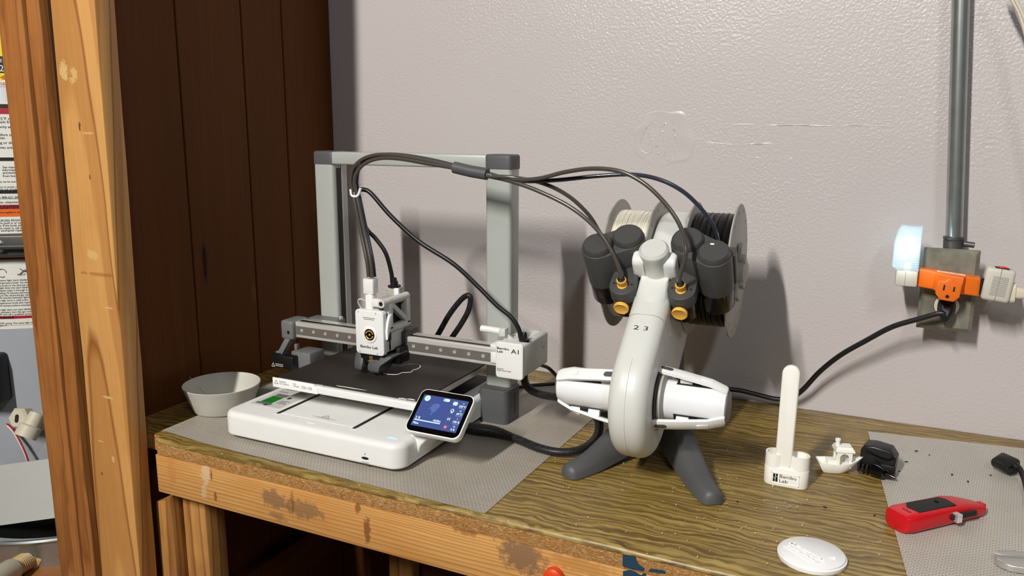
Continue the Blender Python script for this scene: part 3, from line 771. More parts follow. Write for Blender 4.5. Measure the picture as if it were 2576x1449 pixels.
# x motor box with the name plate
mb = finish('motor_box', slab(B(), rrect(0.0450, 0.0530, 0.005, 4), 0, 0.090, fb=0.002, ft=0.002, seg=2, M=FRONT((-0.5030, 1.142, 0.1275))), 'white_grey', pr)
plate = finish('name_plate', slab(B(), rrect(0.0455, 0.0560, 0.005, 5), 0, 0.006, ft=0.0014, seg=3, M=FRONT((-0.5040, 1.0535, 0.1262))), 'white_plastic', pr)
yp = 1.0473
text('lettering', 'Bambu\nLab', 0.0050, FRONT((-0.5247, yp, 0.1430)), 'ink', plate, xs=1.5, bold=0.00006)
text('lettering', 'A1', 0.0095, FRONT((-0.5005, yp, 0.1390)), 'ink', plate, xs=1.35, bold=0.00006)
text('lettering', 'Caution!\nKeep Hands Clear', 0.0026, FRONT((-0.5245, yp, 0.1118)), 'ink', plate, xs=1.25)
finish('side_screw', lathe(B(), [(0.0068, -0.001), (0.0068, 0.0006), (0.0058, 0.0012), (0.0045, 0.0009), (0.003, 0.0014)], 20, RIGHT((-0.4806, 1.126, 0.1370))), 'white_grey', mb)
bm = B()
for i in range(9):
    for j in range(5): box(bm, -0.5165+j*0.0052, -0.5135+j*0.0052, 1.096+i*0.0046, 1.0985+i*0.0046, 0.1535, 0.1545, r=0.0006, seg=1)
o = finish('vent_ribs', bm, 'white_plastic', mb); o['kind'] = 'stuff'
finish('bottom_knob', lathe(B(), [(0.0035, 0), (0.006, 0.004), (0.006, 0.010)], 16, T(-0.5145, 1.063, 0.0935)), 'white_plastic', mb)
gl = finish('cable_gland', lathe(B(), [(0.0082, 0.154), (0.0084, 0.157), (0.0045, 0.159), (0.004, 0.166), (0.003, 0.168)], 18, T(-0.4895, 1.070, 0)), 'rubber', mb)
# white bar handle beside the motor box
hb = finish('wiper_bar', tube(B(), [PY(1211, 826, 1.070), PY(1225, 828, 1.070), PY(1245, 831, 1.070), PY(1264, 834, 1.070)], 0.0052, 16), 'white_plastic', pr)
bm = B(); a = PY(1268, 834, 1.070); bar(bm, (a.x-0.006, 1.070, a.z), (a.x+0.010, 1.078, 0.150), 0.012, 0.010, 0.0015); bar(bm, (a.x-0.005, 1.068, a.z), (a.x+0.006, 1.068, a.z), 0.014, 0.0125, 0.002)
finish('bar_bracket', bm, 'white_grey', hb)
finish('belt_clamp', BX(-0.540, -0.520, 1.055, 1.085, 0.1405, 0.1465, r=0.001), 'white_plastic', rail)
finish('rail_stop', BX(-0.5375, -0.524, 1.0515, 1.0560, 0.1185, 0.1345, r=0.0008), 'white_plastic', rail)

# tool head
TY = 0.998
tb = finish('toolhead', box(BX(-0.7455, -0.6975, 1.005, 1.022, 0.1240, 0.1890, r=0.003), -0.7455, -0.6975, 1.012, 1.058, 0.1240, 0.1575, r=0.003), 'white_grey', pr)
finish('rear_shell', BX(-0.7455, -0.7105, 1.018, 1.058, 0.150, 0.190, r=0.002), 'white_grey', tb)
cov = finish('front_cover', slab(B(), rrect(0.0530, 0.0715, 0.006, 5), 0, 0.009, ft=0.0016, seg=3, M=FRONT((-0.7225, 1.007, 0.1565))), 'white_plastic', tb)
e_ = (-0.7215, TY-0.0002, 0.1535)
finish('emblem_ring', lathe(B(), [(0.0135, 0), (0.0125, 0.0012), (0.0098, 0.0016), (0.0092, 0.0006)], 32, FRONT(e_)), 'white_bright', tb)
finish('emblem', lathe(B(), [(0.0092, 0), (0.0092, 0.0010)], 28, FRONT(e_)), 'black_gloss', tb)
bm = B()
for a0, a1 in ((100, 170), (10, 75), (220, 320)):
    tube(bm, [(e_[0]+0.0064*math.cos(math.radians(a0+(a1-a0)*k/6)), TY-0.0014, e_[2]+0.0064*math.sin(math.radians(a0+(a1-a0)*k/6))) for k in range(7)], 0.0009, 6, 2)
for a in (90, 205, 335): lathe(bm, [(0.0014, 0), (0.0014, 0.0006)], 10, FRONT((e_[0]+0.0064*math.cos(math.radians(a)), TY-0.0011, e_[2]+0.0064*math.sin(math.radians(a)))))
lathe(bm, [(0.0020, 0), (0.0012, 0.0008)], 10, FRONT((e_[0], TY-0.0011, e_[2])))
finish('emblem_gears', bm, 'gold', tb)
text('lettering', 'Bambu Lab', 0.0058, FRONT((-0.7405, TY-0.0002, 0.1315)), 'ink', tb, xs=1.3, bold=0.00006)
bm = B(); box(bm, -0.734, -0.711, TY-0.0003, TY+0.001, 0.1800, 0.1806); box(bm, -0.732, -0.713, TY-0.0003, TY+0.001, 0.1776, 0.1782)
finish('cover_print', bm, 'ink', tb, smooth=False)
bm = B()
for x, z in ((-0.7425, 0.1885), (-0.7095, 0.1885), (-0.7415, 0.1240), (-0.7085, 0.1240)): box(bm, x-0.0004, x+0.0004, TY-0.0004, TY+0.001, z-0.0015, z+0.0015)
finish('cover_notches', bm, 'ink_grey', tb, smooth=False)
lv = [(1.004, 0.1470), (1.009, 0.1555), (1.015, 0.1675), (1.0165, 0.1800), (1.0195, 0.1850), (1.016, 0.1862), (1.0105, 0.1840), (1.006, 0.1740), (1.003, 0.1600)]
finish('latch_lever', slab(B(), [(y, z) for y, z in lv], 0, 0.0055, ft=0.0012, seg=2, M=RIGHT((-0.6975, 0, 0))), 'white_bright', tb)
finish('side_gap', BX(-0.6985, -0.6969, 1.0070, 1.0205, 0.143, 0.1875), 'slot_dark', tb)
fr = B()                                                     # open truss frame with a round top bar
xa, xb = -0.706, -0.694
box(fr, xa, xb, 1.062, 1.0735, 0.160, 0.209, r=0.002)
box(fr, xa, xb, 1.012, 1.0735, 0.1560, 0.1660, r=0.002)
box(fr, xa, xb, 1.012, 1.024, 0.160, 0.209, r=0.002)
bar(fr, ((xa+xb)/2, 1.022, 0.201), ((xa+xb)/2, 1.066, 0.166), 0.010, 0.007)
tube(fr, [((xa+xb)/2, 0.999, 0.2045), ((xa+xb)/2, 1.0715, 0.2045)], 0.0065, 16, smooth=False)
finish('truss_frame', fr, 'white_grey', tb)
finish('truss_inside', BX(-0.7100, -0.7065, 1.016, 1.070, 0.158, 0.203, r=0.0005, seg=1), 'black', tb)
finish('bar_hole', lathe(B(), [(0.0034, 0), (0.0034, 0.0004)], 14, FRONT(((xa+xb)/2, 0.9989, 0.2045))), 'ink_black', tb)
finish('bar_mount', BX(-0.7185, -0.703, 1.000, 1.010, 0.1985, 0.2105, r=0.001), 'white_plastic', tb)
bm = slab(B(), rrect(0.0150, 0.0135, 0.003, 4, -0.7345, 1.022), 0.1880, 0.2120, ft=0.001, seg=2); lathe(bm, [(0.0058, 0.206), (0.0058, 0.220)], 18, T(-0.7345, 1.022, 0)); slab(bm, rrect(0.0195, 0.016, 0.0025, 4, -0.7360, 1.024), 0.2135, 0.2375, ft=0.001, fb=0.001, seg=2)
finish('tube_hub', bm, 'white_plastic', tb)
finish('top_board', BX(-0.7255, -0.7085, 1.012, 1.066, 0.196, 0.2065, r=0.001), 'flange', tb)
finish('cable_socket', BX(-0.7255, -0.7030, 1.052, 1.066, 0.2060, 0.2195, r=0.001), 'flange', tb)
finish('socket_front', BX(-0.7115, -0.7025, 1.0515, 1.056, 0.2060, 0.2195, r=0.001), 'white_plastic', tb)
finish('plug_boot', lathe(B(), [(0.0105, 0.2195), (0.0105, 0.2222), (0.0062, 0.2230), (0.0058, 0.2290), (0.0042, 0.2300), (0.0038, 0.2345), (0.0024, 0.2350)], 18, T(-0.7155, 1.060, 0)), 'rubber', tb)
finish('flex_loop', tube(B(), [(-0.7460, 1.012, 0.190), (-0.7505, 1.010, 0.199), (-0.7500, 1.010, 0.2045), (-0.7455, 1.012, 0.2055), (-0.7420, 1.015, 0.2025)], 0.0022, 8, 6, flat=0.35), 'white_plastic', tb)
# nozzle cooling duct
nz = B()
for x0, x1, xm, xn in ((-0.7560, -0.7400, -0.7520, -0.7385), (-0.7220, -0.6850, -0.7265, -0.7060)):
    loft(nz, [[(x0, 1.006, 0.1195), (x1, 1.006, 0.1195), (x1, 1.052, 0.1195), (x0, 1.052, 0.1195)],
              [(xm-0.004, 1.000, 0.1030), (xn, 0.999, 0.1030), (xn, 1.045, 0.1030), (xm-0.004, 1.045, 0.1030)],
              [(xm-0.002, 0.998, 0.0940), (xn-0.001, 0.997, 0.0940), (xn-0.001, 1.03, 0.0920), (xm-0.002, 1.03, 0.0920)],
              [(xm+0.003, 1.001, 0.0905), (xn-0.003, 1.001, 0.0905), (xn-0.003, 1.020, 0.0905), (xm+0.003, 1.020, 0.0905)]])
bmesh.ops.bevel(nz, geom=list(nz.edges), offset=0.0022, segments=2, profile=0.5, affect='EDGES')
finish('cooling_duct', nz, 'dark_grey', tb)
finish('hotend_shroud', BX(-0.7450, -0.7080, 1.003, 1.050, 0.104, 0.126, r=0.002), 'black', tb)
finish('nozzle', lathe(B(), [(0.0012, 0.0865), (0.004, 0.093), (0.006, 0.098), (0.006, 0.106)], 12, T(-0.7245, 1.018, 0)), 'brass_tan', tb)
bm = B(); box(bm, -0.7300, -0.7185, 1.0022, 1.0035, 0.1085, 0.1092)
for k in range(3): tube(bm, [(-0.7265+k*0.0022, 1.0026, 0.1120), (-0.7258+k*0.0022, 1.0026, 0.1140), (-0.7268+k*0.0022, 1.0026, 0.1160), (-0.7260+k*0.0022, 1.0026, 0.1178)], 0.0004, 5, 3)
box(bm, -0.7272, -0.7212, 1.0022, 1.0035, 0.1106, 0.1111)
finish('heat_mark', bm, 'gold', tb, smooth=False)
finish('rear_fan', BX(-0.705, -0.688, 1.030, 1.060, 0.100, 0.128, r=0.003), 'black', tb)
finish('carriage_block', BX(-0.745, -0.690, 1.050, 1.090, 0.112, 0.150, r=0.002), 'charcoal', tb)

# touch screen on its stalk
DO = Vector((-0.5895, 0.886, 0.0583)); DY = Vector((0, 0.768, 0.6405)); DN = Vector((1, 0, 0)).cross(DY)
def D(u, v, h=0.0): return basis(DO+Vector((u, 0, 0))+DY*v+DN*h, (1, 0, 0), DY, DN)
dsp = finish('touch_screen', slab(B(), rrect(0.0870, 0.0705, 0.0105, 6, 0.0435, 0.0353), -0.0125, 0.0, ft=0.0012, fb=0.004, seg=3, M=D(0, 0)), 'white_bright', pr)
finish('glass_face', slab(B(), rrect(0.0838, 0.0673, 0.0095, 6, 0.0435, 0.0353), -0.0004, 0.0003, M=D(0, 0)), 'black_gloss', dsp)
h1 = 0.0004
finish('display_picture', poly(B(), rrect(0.0722, 0.0508, 0.0003, 1, 0.0435, 0.0352), 0.0001, D(0, 0, h1-0.0001)), 'screen_blue', dsp, smooth=False)
SX, SY0, SW, SH = 0.0074, 0.0098, 0.0722, 0.0508
def S(u, v, h=0.0005): return D(SX+u*SW, SY0+v*SH, h)
def cellq(u0, u1, v0, v1, mat, h=0.0005, r=0.0008):
    finish('screen_tile', poly(B(), rrect((u1-u0)*SW, (v1-v0)*SH, r, 2), 0.00005, S((u0+u1)/2, (v0+v1)/2, h)), mat, dsp, smooth=False)
for k in range(4): cellq(0.665, 0.815, 0.755-k*0.25, 0.985-k*0.25, 'screen_cell')
cellq(0.832, 0.995, 0.01, 0.99, 'screen_cell')
def icon(bm, name, mat): finish(name, bm, mat, dsp, smooth=False)
icon(poly(B(), circ(0.0046, 24), 0.00005, S(0.105, 0.89, 0.0006)), 'back_button', 'screen_white')
icon(text_bm(B(), '<', 0.0055, S(0.085, 0.845, 0.0007), th=0.00004), 'back_arrow', 'screen_dim')
icon(poly(B(), rrect(0.0098, 0.0044, 0.0014, 3), 0.00005, S(0.53, 0.925, 0.0006)), 'camera_badge', 'screen_white')
icon(poly(B(), circ(0.0009, 10), 0.00005, S(0.49, 0.925, 0.0007)), 'badge_dot', 'screen_blue')
bl = [(-0.010, -0.002), (-0.006, 0.000), (-0.004, 0.005), (0.001, 0.008), (0.006, 0.007), (0.0075, 0.003), (0.005, -0.001), (0.004, -0.005), (0.0015, -0.006), (0.0, -0.011), (-0.002, -0.012), (-0.001, -0.006), (-0.0035, -0.005), (-0.0045, -0.002)]
icon(poly(B(), list(reversed(bl)) if sum(bl[i-1][0]*bl[i][1]-bl[i][0]*bl[i-1][1] for i in range(len(bl))) < 0 else bl, 0.00005, S(0.34, 0.62, 0.0006)), 'model_preview', 'screen_dim')
icon(text_bm(B(), '2 %', 0.0052, S(0.035, 0.225, 0.0006), th=0.00005, bold=0.00012), 'screen_text', 'screen_white')
icon(text_bm(B(), '-4h58m', 0.0042, S(0.60, 0.225, 0.0006), th=0.00005, align='RIGHT', bold=0.00012), 'screen_text', 'screen_white')
icon(poly(B(), rrect(0.0415, 0.0017, 0.0006, 2), 0.00005, S(0.318, 0.185, 0.0006)), 'progress_bar', 'screen_white')
icon(text_bm(B(), 'Plate', 0.0046, S(0.03, 0.06, 0.0006), th=0.00005, bold=0.00012), 'screen_text', 'screen_white')
icon(poly(B(), rrect(0.0072, 0.0058, 0.0022, 4), 0.00005, S(0.74, 0.865, 0.0006)), 'camera_icon', 'screen_white')
bm = poly(B(), circ(0.0027, 18), 0.00005, S(0.74, 0.640, 0.0006)); poly(bm, rrect(0.0024, 0.0026, 0.0006, 2), 0.00005, S(0.74, 0.585, 0.0006)); icon(bm, 'lamp_icon', 'screen_white')
icon(poly(B(), circ(0.0015, 14), 0.00005, S(0.74, 0.642, 0.0007)), 'lamp_icon_center', 'screen_cell')
bm = poly(B(), rrect(0.0012, 0.0040, 0.0003, 2), 0.00005, S(0.722, 0.37, 0.0006)); poly(bm, rrect(0.0012, 0.0040, 0.0003, 2), 0.00005, S(0.758, 0.37, 0.0006)); icon(bm, 'pause_icon', 'screen_white')
icon(poly(B(), rrect(0.0040, 0.0040, 0.001, 3), 0.00005, S(0.74, 0.12, 0.0006)), 'stop_icon', 'screen_red')
for k, (tx, v) in enumerate((('220°C', 0.78), ('60°C', 0.54), ('100 %', 0.29), ('0 %', 0.05))):
    icon(text_bm(B(), tx, 0.0044, S(0.913, v, 0.0006), th=0.00005, align='CENTER', bold=0.00012), 'screen_text', 'screen_white')
    icon(poly(B(), (circ(0.0013, 12), rrect(0.003, 0.003, 0.0004, 2), circ(0.0016, 3, a0=0.5), blob(14, 0.0018, 0.0018, 4, 0.9))[k], 0.00005, S(0.913, v+0.125, 0.0006)), 'reading_icon', 'screen_lilac')
    if k < 3: icon(poly(B(), rrect(0.0100, 0.0006, 0.0002, 1), 0.00005, S(0.913, v-0.035, 0.0006)), 'tile_rule', 'screen_lilac')
bm = B(); pA = Vector((-0.574, 0.938, 0.078))
loft(bm, [[(-0.5900, 0.905, 0.014), (-0.5785, 0.905, 0.014), (-0.5785, 0.955, 0.014), (-0.5900, 0.955, 0.014)],
          [(-0.5900, 0.903, 0.030), (-0.5730, 0.903, 0.030), (-0.5730, 0.960, 0.030), (-0.5900, 0.960, 0.030)],
          [(-0.5900, 0.905, 0.050), (-0.5550, 0.905, 0.050), (-0.5550, 0.955, 0.060), (-0.5900, 0.955, 0.060)],
          [(-0.5880, 0.918, 0.058), (-0.5420, 0.918, 0.058), (-0.5420, 0.950, 0.080), (-0.5880, 0.950, 0.080)]])
bmesh.ops.bevel(bm, geom=list(bm.edges), offset=0.003, segments=3, profile=0.5, affect='EDGES')
finish('screen_stalk', bm, 'white_plastic', pr)

# black leads of the printer
def lead(pts): return [PY(a, b, y) for a, b, y in pts]
finish('head_cable', tube(B(), lead(((898, 479, 1.045), (915, 477, 1.046), (935, 488, 1.047), (985, 545, 1.05), (1055, 608, 1.055), (1140, 663, 1.06), (1200, 718, 1.065), (1250, 768, 1.067), (1285, 797, 1.069), (1304, 826, 1.070), (1310, 850, 1.070))), 0.0036, 10), 'rubber', pr)
finish('head_cable', tube(B(), lead(((987, 712, 1.060), (984, 684, 1.060), (970, 636, 1.058), (945, 600, 1.055), (922, 575, 1.05), (905, 530, 1.046), (897, 486, 1.044))), 0.0034, 10), 'rubber', pr)
finish('loop_cable', tube(B(), lead(((1085, 868, 1.22), (1105, 836, 1.22), (1130, 792, 1.22), (1158, 756, 1.22), (1176, 743, 1.22), (1184, 752, 1.22), (1178, 782, 1.22), (1160, 815, 1.22), (1132, 856, 1.22))), 0.0050, 10), 'braid', pr)
clip = tube(B(), [PY(882, 476, 1.033), PY(886, 492, 1.033), PY(900, 492, 1.033), PY(907, 474, 1.033)], 0.0022, 8); box(clip, -0.0062, 0.0062, -0.006, 0.004, -0.002, 0.002, r=0.001, M=T(*PY(893, 486, 1.040)))
finish('tube_clip', clip, 'white_bright', pr)

# ---------------------------------------------------------------- four-spool filament feeder
ay = math.radians(2.0)
FR = Vector((-0.29, 1.08, 0.0))
fU = Vector((math.cos(ay), math.sin(ay), 0)); fV = Vector((-math.sin(ay), math.cos(ay), 0)); fZ = Vector((0, 0, 1))
fA = FR-0.07*fV+0.117*fZ
fS = 0.7912*fV+0.6116*fZ          # along the arm, up and back
fH = -0.6116*fV+0.7912*fZ         # square to the arm, up and forward
MF = basis(fA, fU, fS, fH)        # (across, along arm, off arm)
MS = basis(fA, fS, fH, fU)        # side view drawing plane
MG = basis(FR, fU, fV, fZ)        # upright frame on the bench
fd = thing('filament_feeder', 'white curved-arm filament feeder on dark grey legs beside the 3D printer', 'filament feeder', FR)
AL = 0.24
P = [(-0.083*math.cos(a), -0.083*math.sin(a)) for a in [math.radians(-90+180*i/20) for i in range(21)]]
P = [(0.083*math.cos(math.radians(90+180*i/22)), 0.083*math.sin(math.radians(90+180*i/22))) for i in range(23)] + [(AL+0.084*math.cos(math.radians(-90+180*i/22)), 0.084*math.sin(math.radians(-90+180*i/22))) for i in range(23)]
arm = finish('arm_body', slab(B(), P, -0.026, 0.026, ft=0.018, fb=0.018, seg=6, M=MS), 'feeder_white', fd)
finish('arm_seam', tube(B(), [MS @ Vector((x*1.0+(AL if False else 0), y, 0)) for x, y in inset(P[:23], -0.0001)], 0.0004, 4, 1, smooth=False), 'white_grey', arm)
# saddle and round neck carrying the feeding motors
sd = B()
loft(sd, [[MF @ Vector((0.0215*math.cos(a)*k, s0+l*math.sin(a), h)) for a in [2*math.pi*i/24 for i in range(24)]] for k, s0, l, h in
          ((1.15, 0.110, 0.060, 0.050), (1.12, 0.112, 0.055, 0.066), (1.02, 0.122, 0.042, 0.080), (0.90, 0.140, 0.024, 0.088))])
finish('neck_saddle', sd, 'feeder_white', fd)
nk = finish('neck', lathe(B(), [(0.0205, 0.066), (0.0188, 0.085), (0.0175, 0.100), (0.0185, 0.115), (0.0205, 0.1235), (0.0205, 0.127)], 30, MF @ T(0, 0.151, 0)), 'feeder_white', fd)
finish('neck_cap', lathe(B(), [(0.0200, 0.1265), (0.0203, 0.128), (0.0172, 0.1315), (0.0168, 0.1308)], 30, MF @ T(0, 0.151, 0)), 'white_grey', nk)
text('arm_numbers', '2 3', 0.0098, basis(MS @ Vector((0.046, 0.0838, 0)), fU, fS, fH), 'ink', arm, xs=1.7, align='CENTER', bold=-0.0001)
finish('arm_dimple', lathe(B(), [(0.0035, 0), (0.003, 0.0003)], 14, basis(MS @ Vector((0.030, 0.0828, 0)), fU, fS, fH)), 'white_grey', arm)
finish('arm_groove', tube(B(), [MF @ Vector((u/1000, 0.0729, 0.0830 if abs(u) <= 8 else 0.065+0.018*math.cos(math.asin(min(1, (abs(u)-8)/18))))) for u in range(-26, 27, 2)], 0.00045, 5, 1, smooth=False), 'ink_grey', arm)
for s_ in (-1, 1):
    finish('arm_pin', lathe(B(), [(0.0028, 0), (0.0022, 0.0008)], 10, MF @ basis((0.026*s_, 0.085, 0.030), (0, 1, 0), (0, 0, 1) if s_ > 0 else (0, 0, -1), (s_, 0, 0))), 'white_bright', arm)
# dark stand: two front legs, spine plate and hub
sb = B()
for s_ in (-1, 1):
    ft = MG @ Vector((0.012+0.095*s_, -0.110, 0)); rt = MG @ Vector((0.012*s_, 0.055, 0))
    d = (rt-ft).normalized(); sdv = Vector((-d.y, d.x, 0)); rings = []
    for k in range(13):
        u = k/12; p = ft.lerp(rt, u)
        wd = 0.0165+0.012*u; ht = 0.017+0.058*u**1.6; zb = 0.0014 + 0.030*max(0, u-0.15)**1.3
        if k == 0: wd *= 0.55; ht *= 0.75
        if k == 0: p = p-d*0.010
        elif k == 1: p = ft-d*0.004; wd = 0.0150
        prof = [(-wd, 0), (-wd*0.92, 0.45), (-wd*0.55, 0.93), (0, 1.0), (wd*0.55, 0.93), (wd*0.92, 0.45), (wd, 0)]
        rings.append([tuple(p+sdv*x+Vector((0, 0, zb+(ht)*z_))) for x, z_ in prof])
    lg = loft(B(), rings)
    finish('leg', lg, 'dark_grey', fd, angle=50)
hubm = B()
slab(hubm, rrect(0.074, 0.070, 0.022, 6, 0, 0.055), 0.020, 0.084, ft=0.014, fb=0.01, seg=4, M=MG)
finish('stand_hub', hubm, 'dark_grey', fd)
sp = [(0.045, 0.06), (0.165, 0.0), (0.185, 0.0), (0.150, 0.120), (0.135, 0.215), (0.105, 0.215), (0.085, 0.120)]
finish('spine', slab(B(), sp, -0.013, 0.013, ft=0.003, fb=0.003, seg=2, M=basis(FR, fV, fZ, fU)), 'charcoal', fd)
bm = B()
for k in range(5):
    z0 = 0.075+0.028*k; xx = 0.090+0.012*k
    slab(bm, [(xx, z0), (xx+0.012, z0), (xx+0.016, z0+0.020), (xx+0.004, z0+0.020)], 0, 0.0006, M=basis(FR+fU*0.013, fV, fZ, fU))
finish('spine_slots', bm, 'ink_black', fd, smooth=False)
finish('rear_leg', bar(B(), MG @ Vector((0, 0.07, 0.030)), MG @ Vector((0, 0.190, 0.010)), 0.032, 0.018, 0.006), 'dark_grey', fd)

# spool shafts with spring arms
def shaft(sgn, along, first):
    M = MF @ basis((0.024*sgn, along, 0.0), (0, 0, 1) if sgn > 0 else (0, 0, -1), (0, 1, 0) if sgn > 0 else (0, 1, 0), (sgn, 0, 0)) if False else basis(MF @ Vector((0.024*sgn, along, 0)), fH, fS*(1 if sgn < 0 else -1), fU*sgn) @ Matrix.Identity(4)
    sh = finish('spool_shaft', lathe(B(), [(0.0275, 0.004), (0.0285, 0.010), (0.0272, 0.012), (0.0268, 0.074), (0.0225, 0.090), (0.0215, 0.0905)], 36, M), 'shaft_white', fd)
    finish('shaft_ring', lathe(B(), [(0.0430, 0.0), (0.0430, 0.004), (0.036, 0.007), (0.028, 0.007)], 36, M), 'black', sh)
    finish('shaft_collar', lathe(B(), [(0.0385, 0.005), (0.0385, 0.010), (0.031, 0.012), (0.027, 0.012)], 36, M), 'flange', sh)
    finish('shaft_end', lathe(B(), [(0.0212, 0.0885), (0.0212, 0.0915), (0.0185, 0.0935)], 30, M), 'mid_grey', sh)
    for ang in ((48, -72, 168) if sgn < 0 else (80, -36, 202)):
        a = math.radians(ang)
        er = fZ*math.sin(a)-fV*math.cos(a); et = fU*sgn; en = er.cross(et)
        o0 = MF @ Vector((0.024*sgn, along, 0))
        def Q(t, r, n_): return o0+et*t+er*r+en*n_
        rings = []
        for t_, r_, w_ in ((0.000, 0.0420, 0.0070), (0.003, 0.0440, 0.0085), (0.030, 0.0400, 0.0085), (0.070, 0.0325, 0.0085), (0.088, 0.0250, 0.0085), (0.091, 0.0232, 0.0068)):
            rings.append([tuple(Q(t_, r_+(0.0022 if abs(n_) < 1 else 0.0008), n_*w_)) for n_ in (-1, -0.5, 0.5, 1)]+[tuple(Q(t_, r_-0.0032, n_*w_)) for n_ in (1, -1)])
        ar = finish('spring_arm', loft(B(), rings), 'white_bright', sh)
        dd = (Q(0.030, 0.0400, 0)-Q(0.003, 0.0440, 0)).normalized()
        nn = dd.cross(en).normalized(); nn = nn if nn.dot(er) > 0 else -nn
        c = Q(0.0120, 0.0446, 0)
        finish('arm_grip', slab(B(), rrect(0.0165, 0.0078, 0.0038, 5), -0.001, 0.0006, M=basis(c, dd, nn.cross(dd), nn)), 'dark_grey', sh)
        wbm = B()
        for t0, t1 in ((0.030, 0.046), (0.058, 0.072)):
            v = [Q(t0, 0.022, -0.0030), Q(t1, 0.022, -0.0030), Q(t1, 0.0345, -0.0030), Q(t0, 0.0385, -0.0030)]
            v2 = [q+en*0.006 for q in v]; loft(wbm, [[tuple(q) for q in v], [tuple(q) for q in v2]])
        finish('arm_web', wbm, 'white_bright', sh)
        finish('arm_spring', tube(B(), [Q(0.046, 0.0285, 0), Q(0.058, 0.0285, 0)], 0.0040, 10, smooth=False), 'black', sh)
        pk = [Q(0.026, 0.0262, -0.0060), Q(0.074, 0.0262, -0.0060), Q(0.074, 0.0262, 0.0060), Q(0.026, 0.0262, 0.0060)]
        finish('arm_pocket', loft(B(), [[tuple(q) for q in pk], [tuple(q+er*0.0012) for q in pk]]), 'slot_dark', sh)
    return sh
for sg in (-1, 1): shaft(sg, 0.0, True)
for sg in (-1, 1):
    finish('spool_shaft', lathe(B(), [(0.0270, 0.002), (0.0270, 0.058), (0.0215, 0.066)], 30, basis(MF @ Vector((0.024*sg, AL, 0)), fH, fS*(-sg), fU*sg)), 'shaft_white', fd)

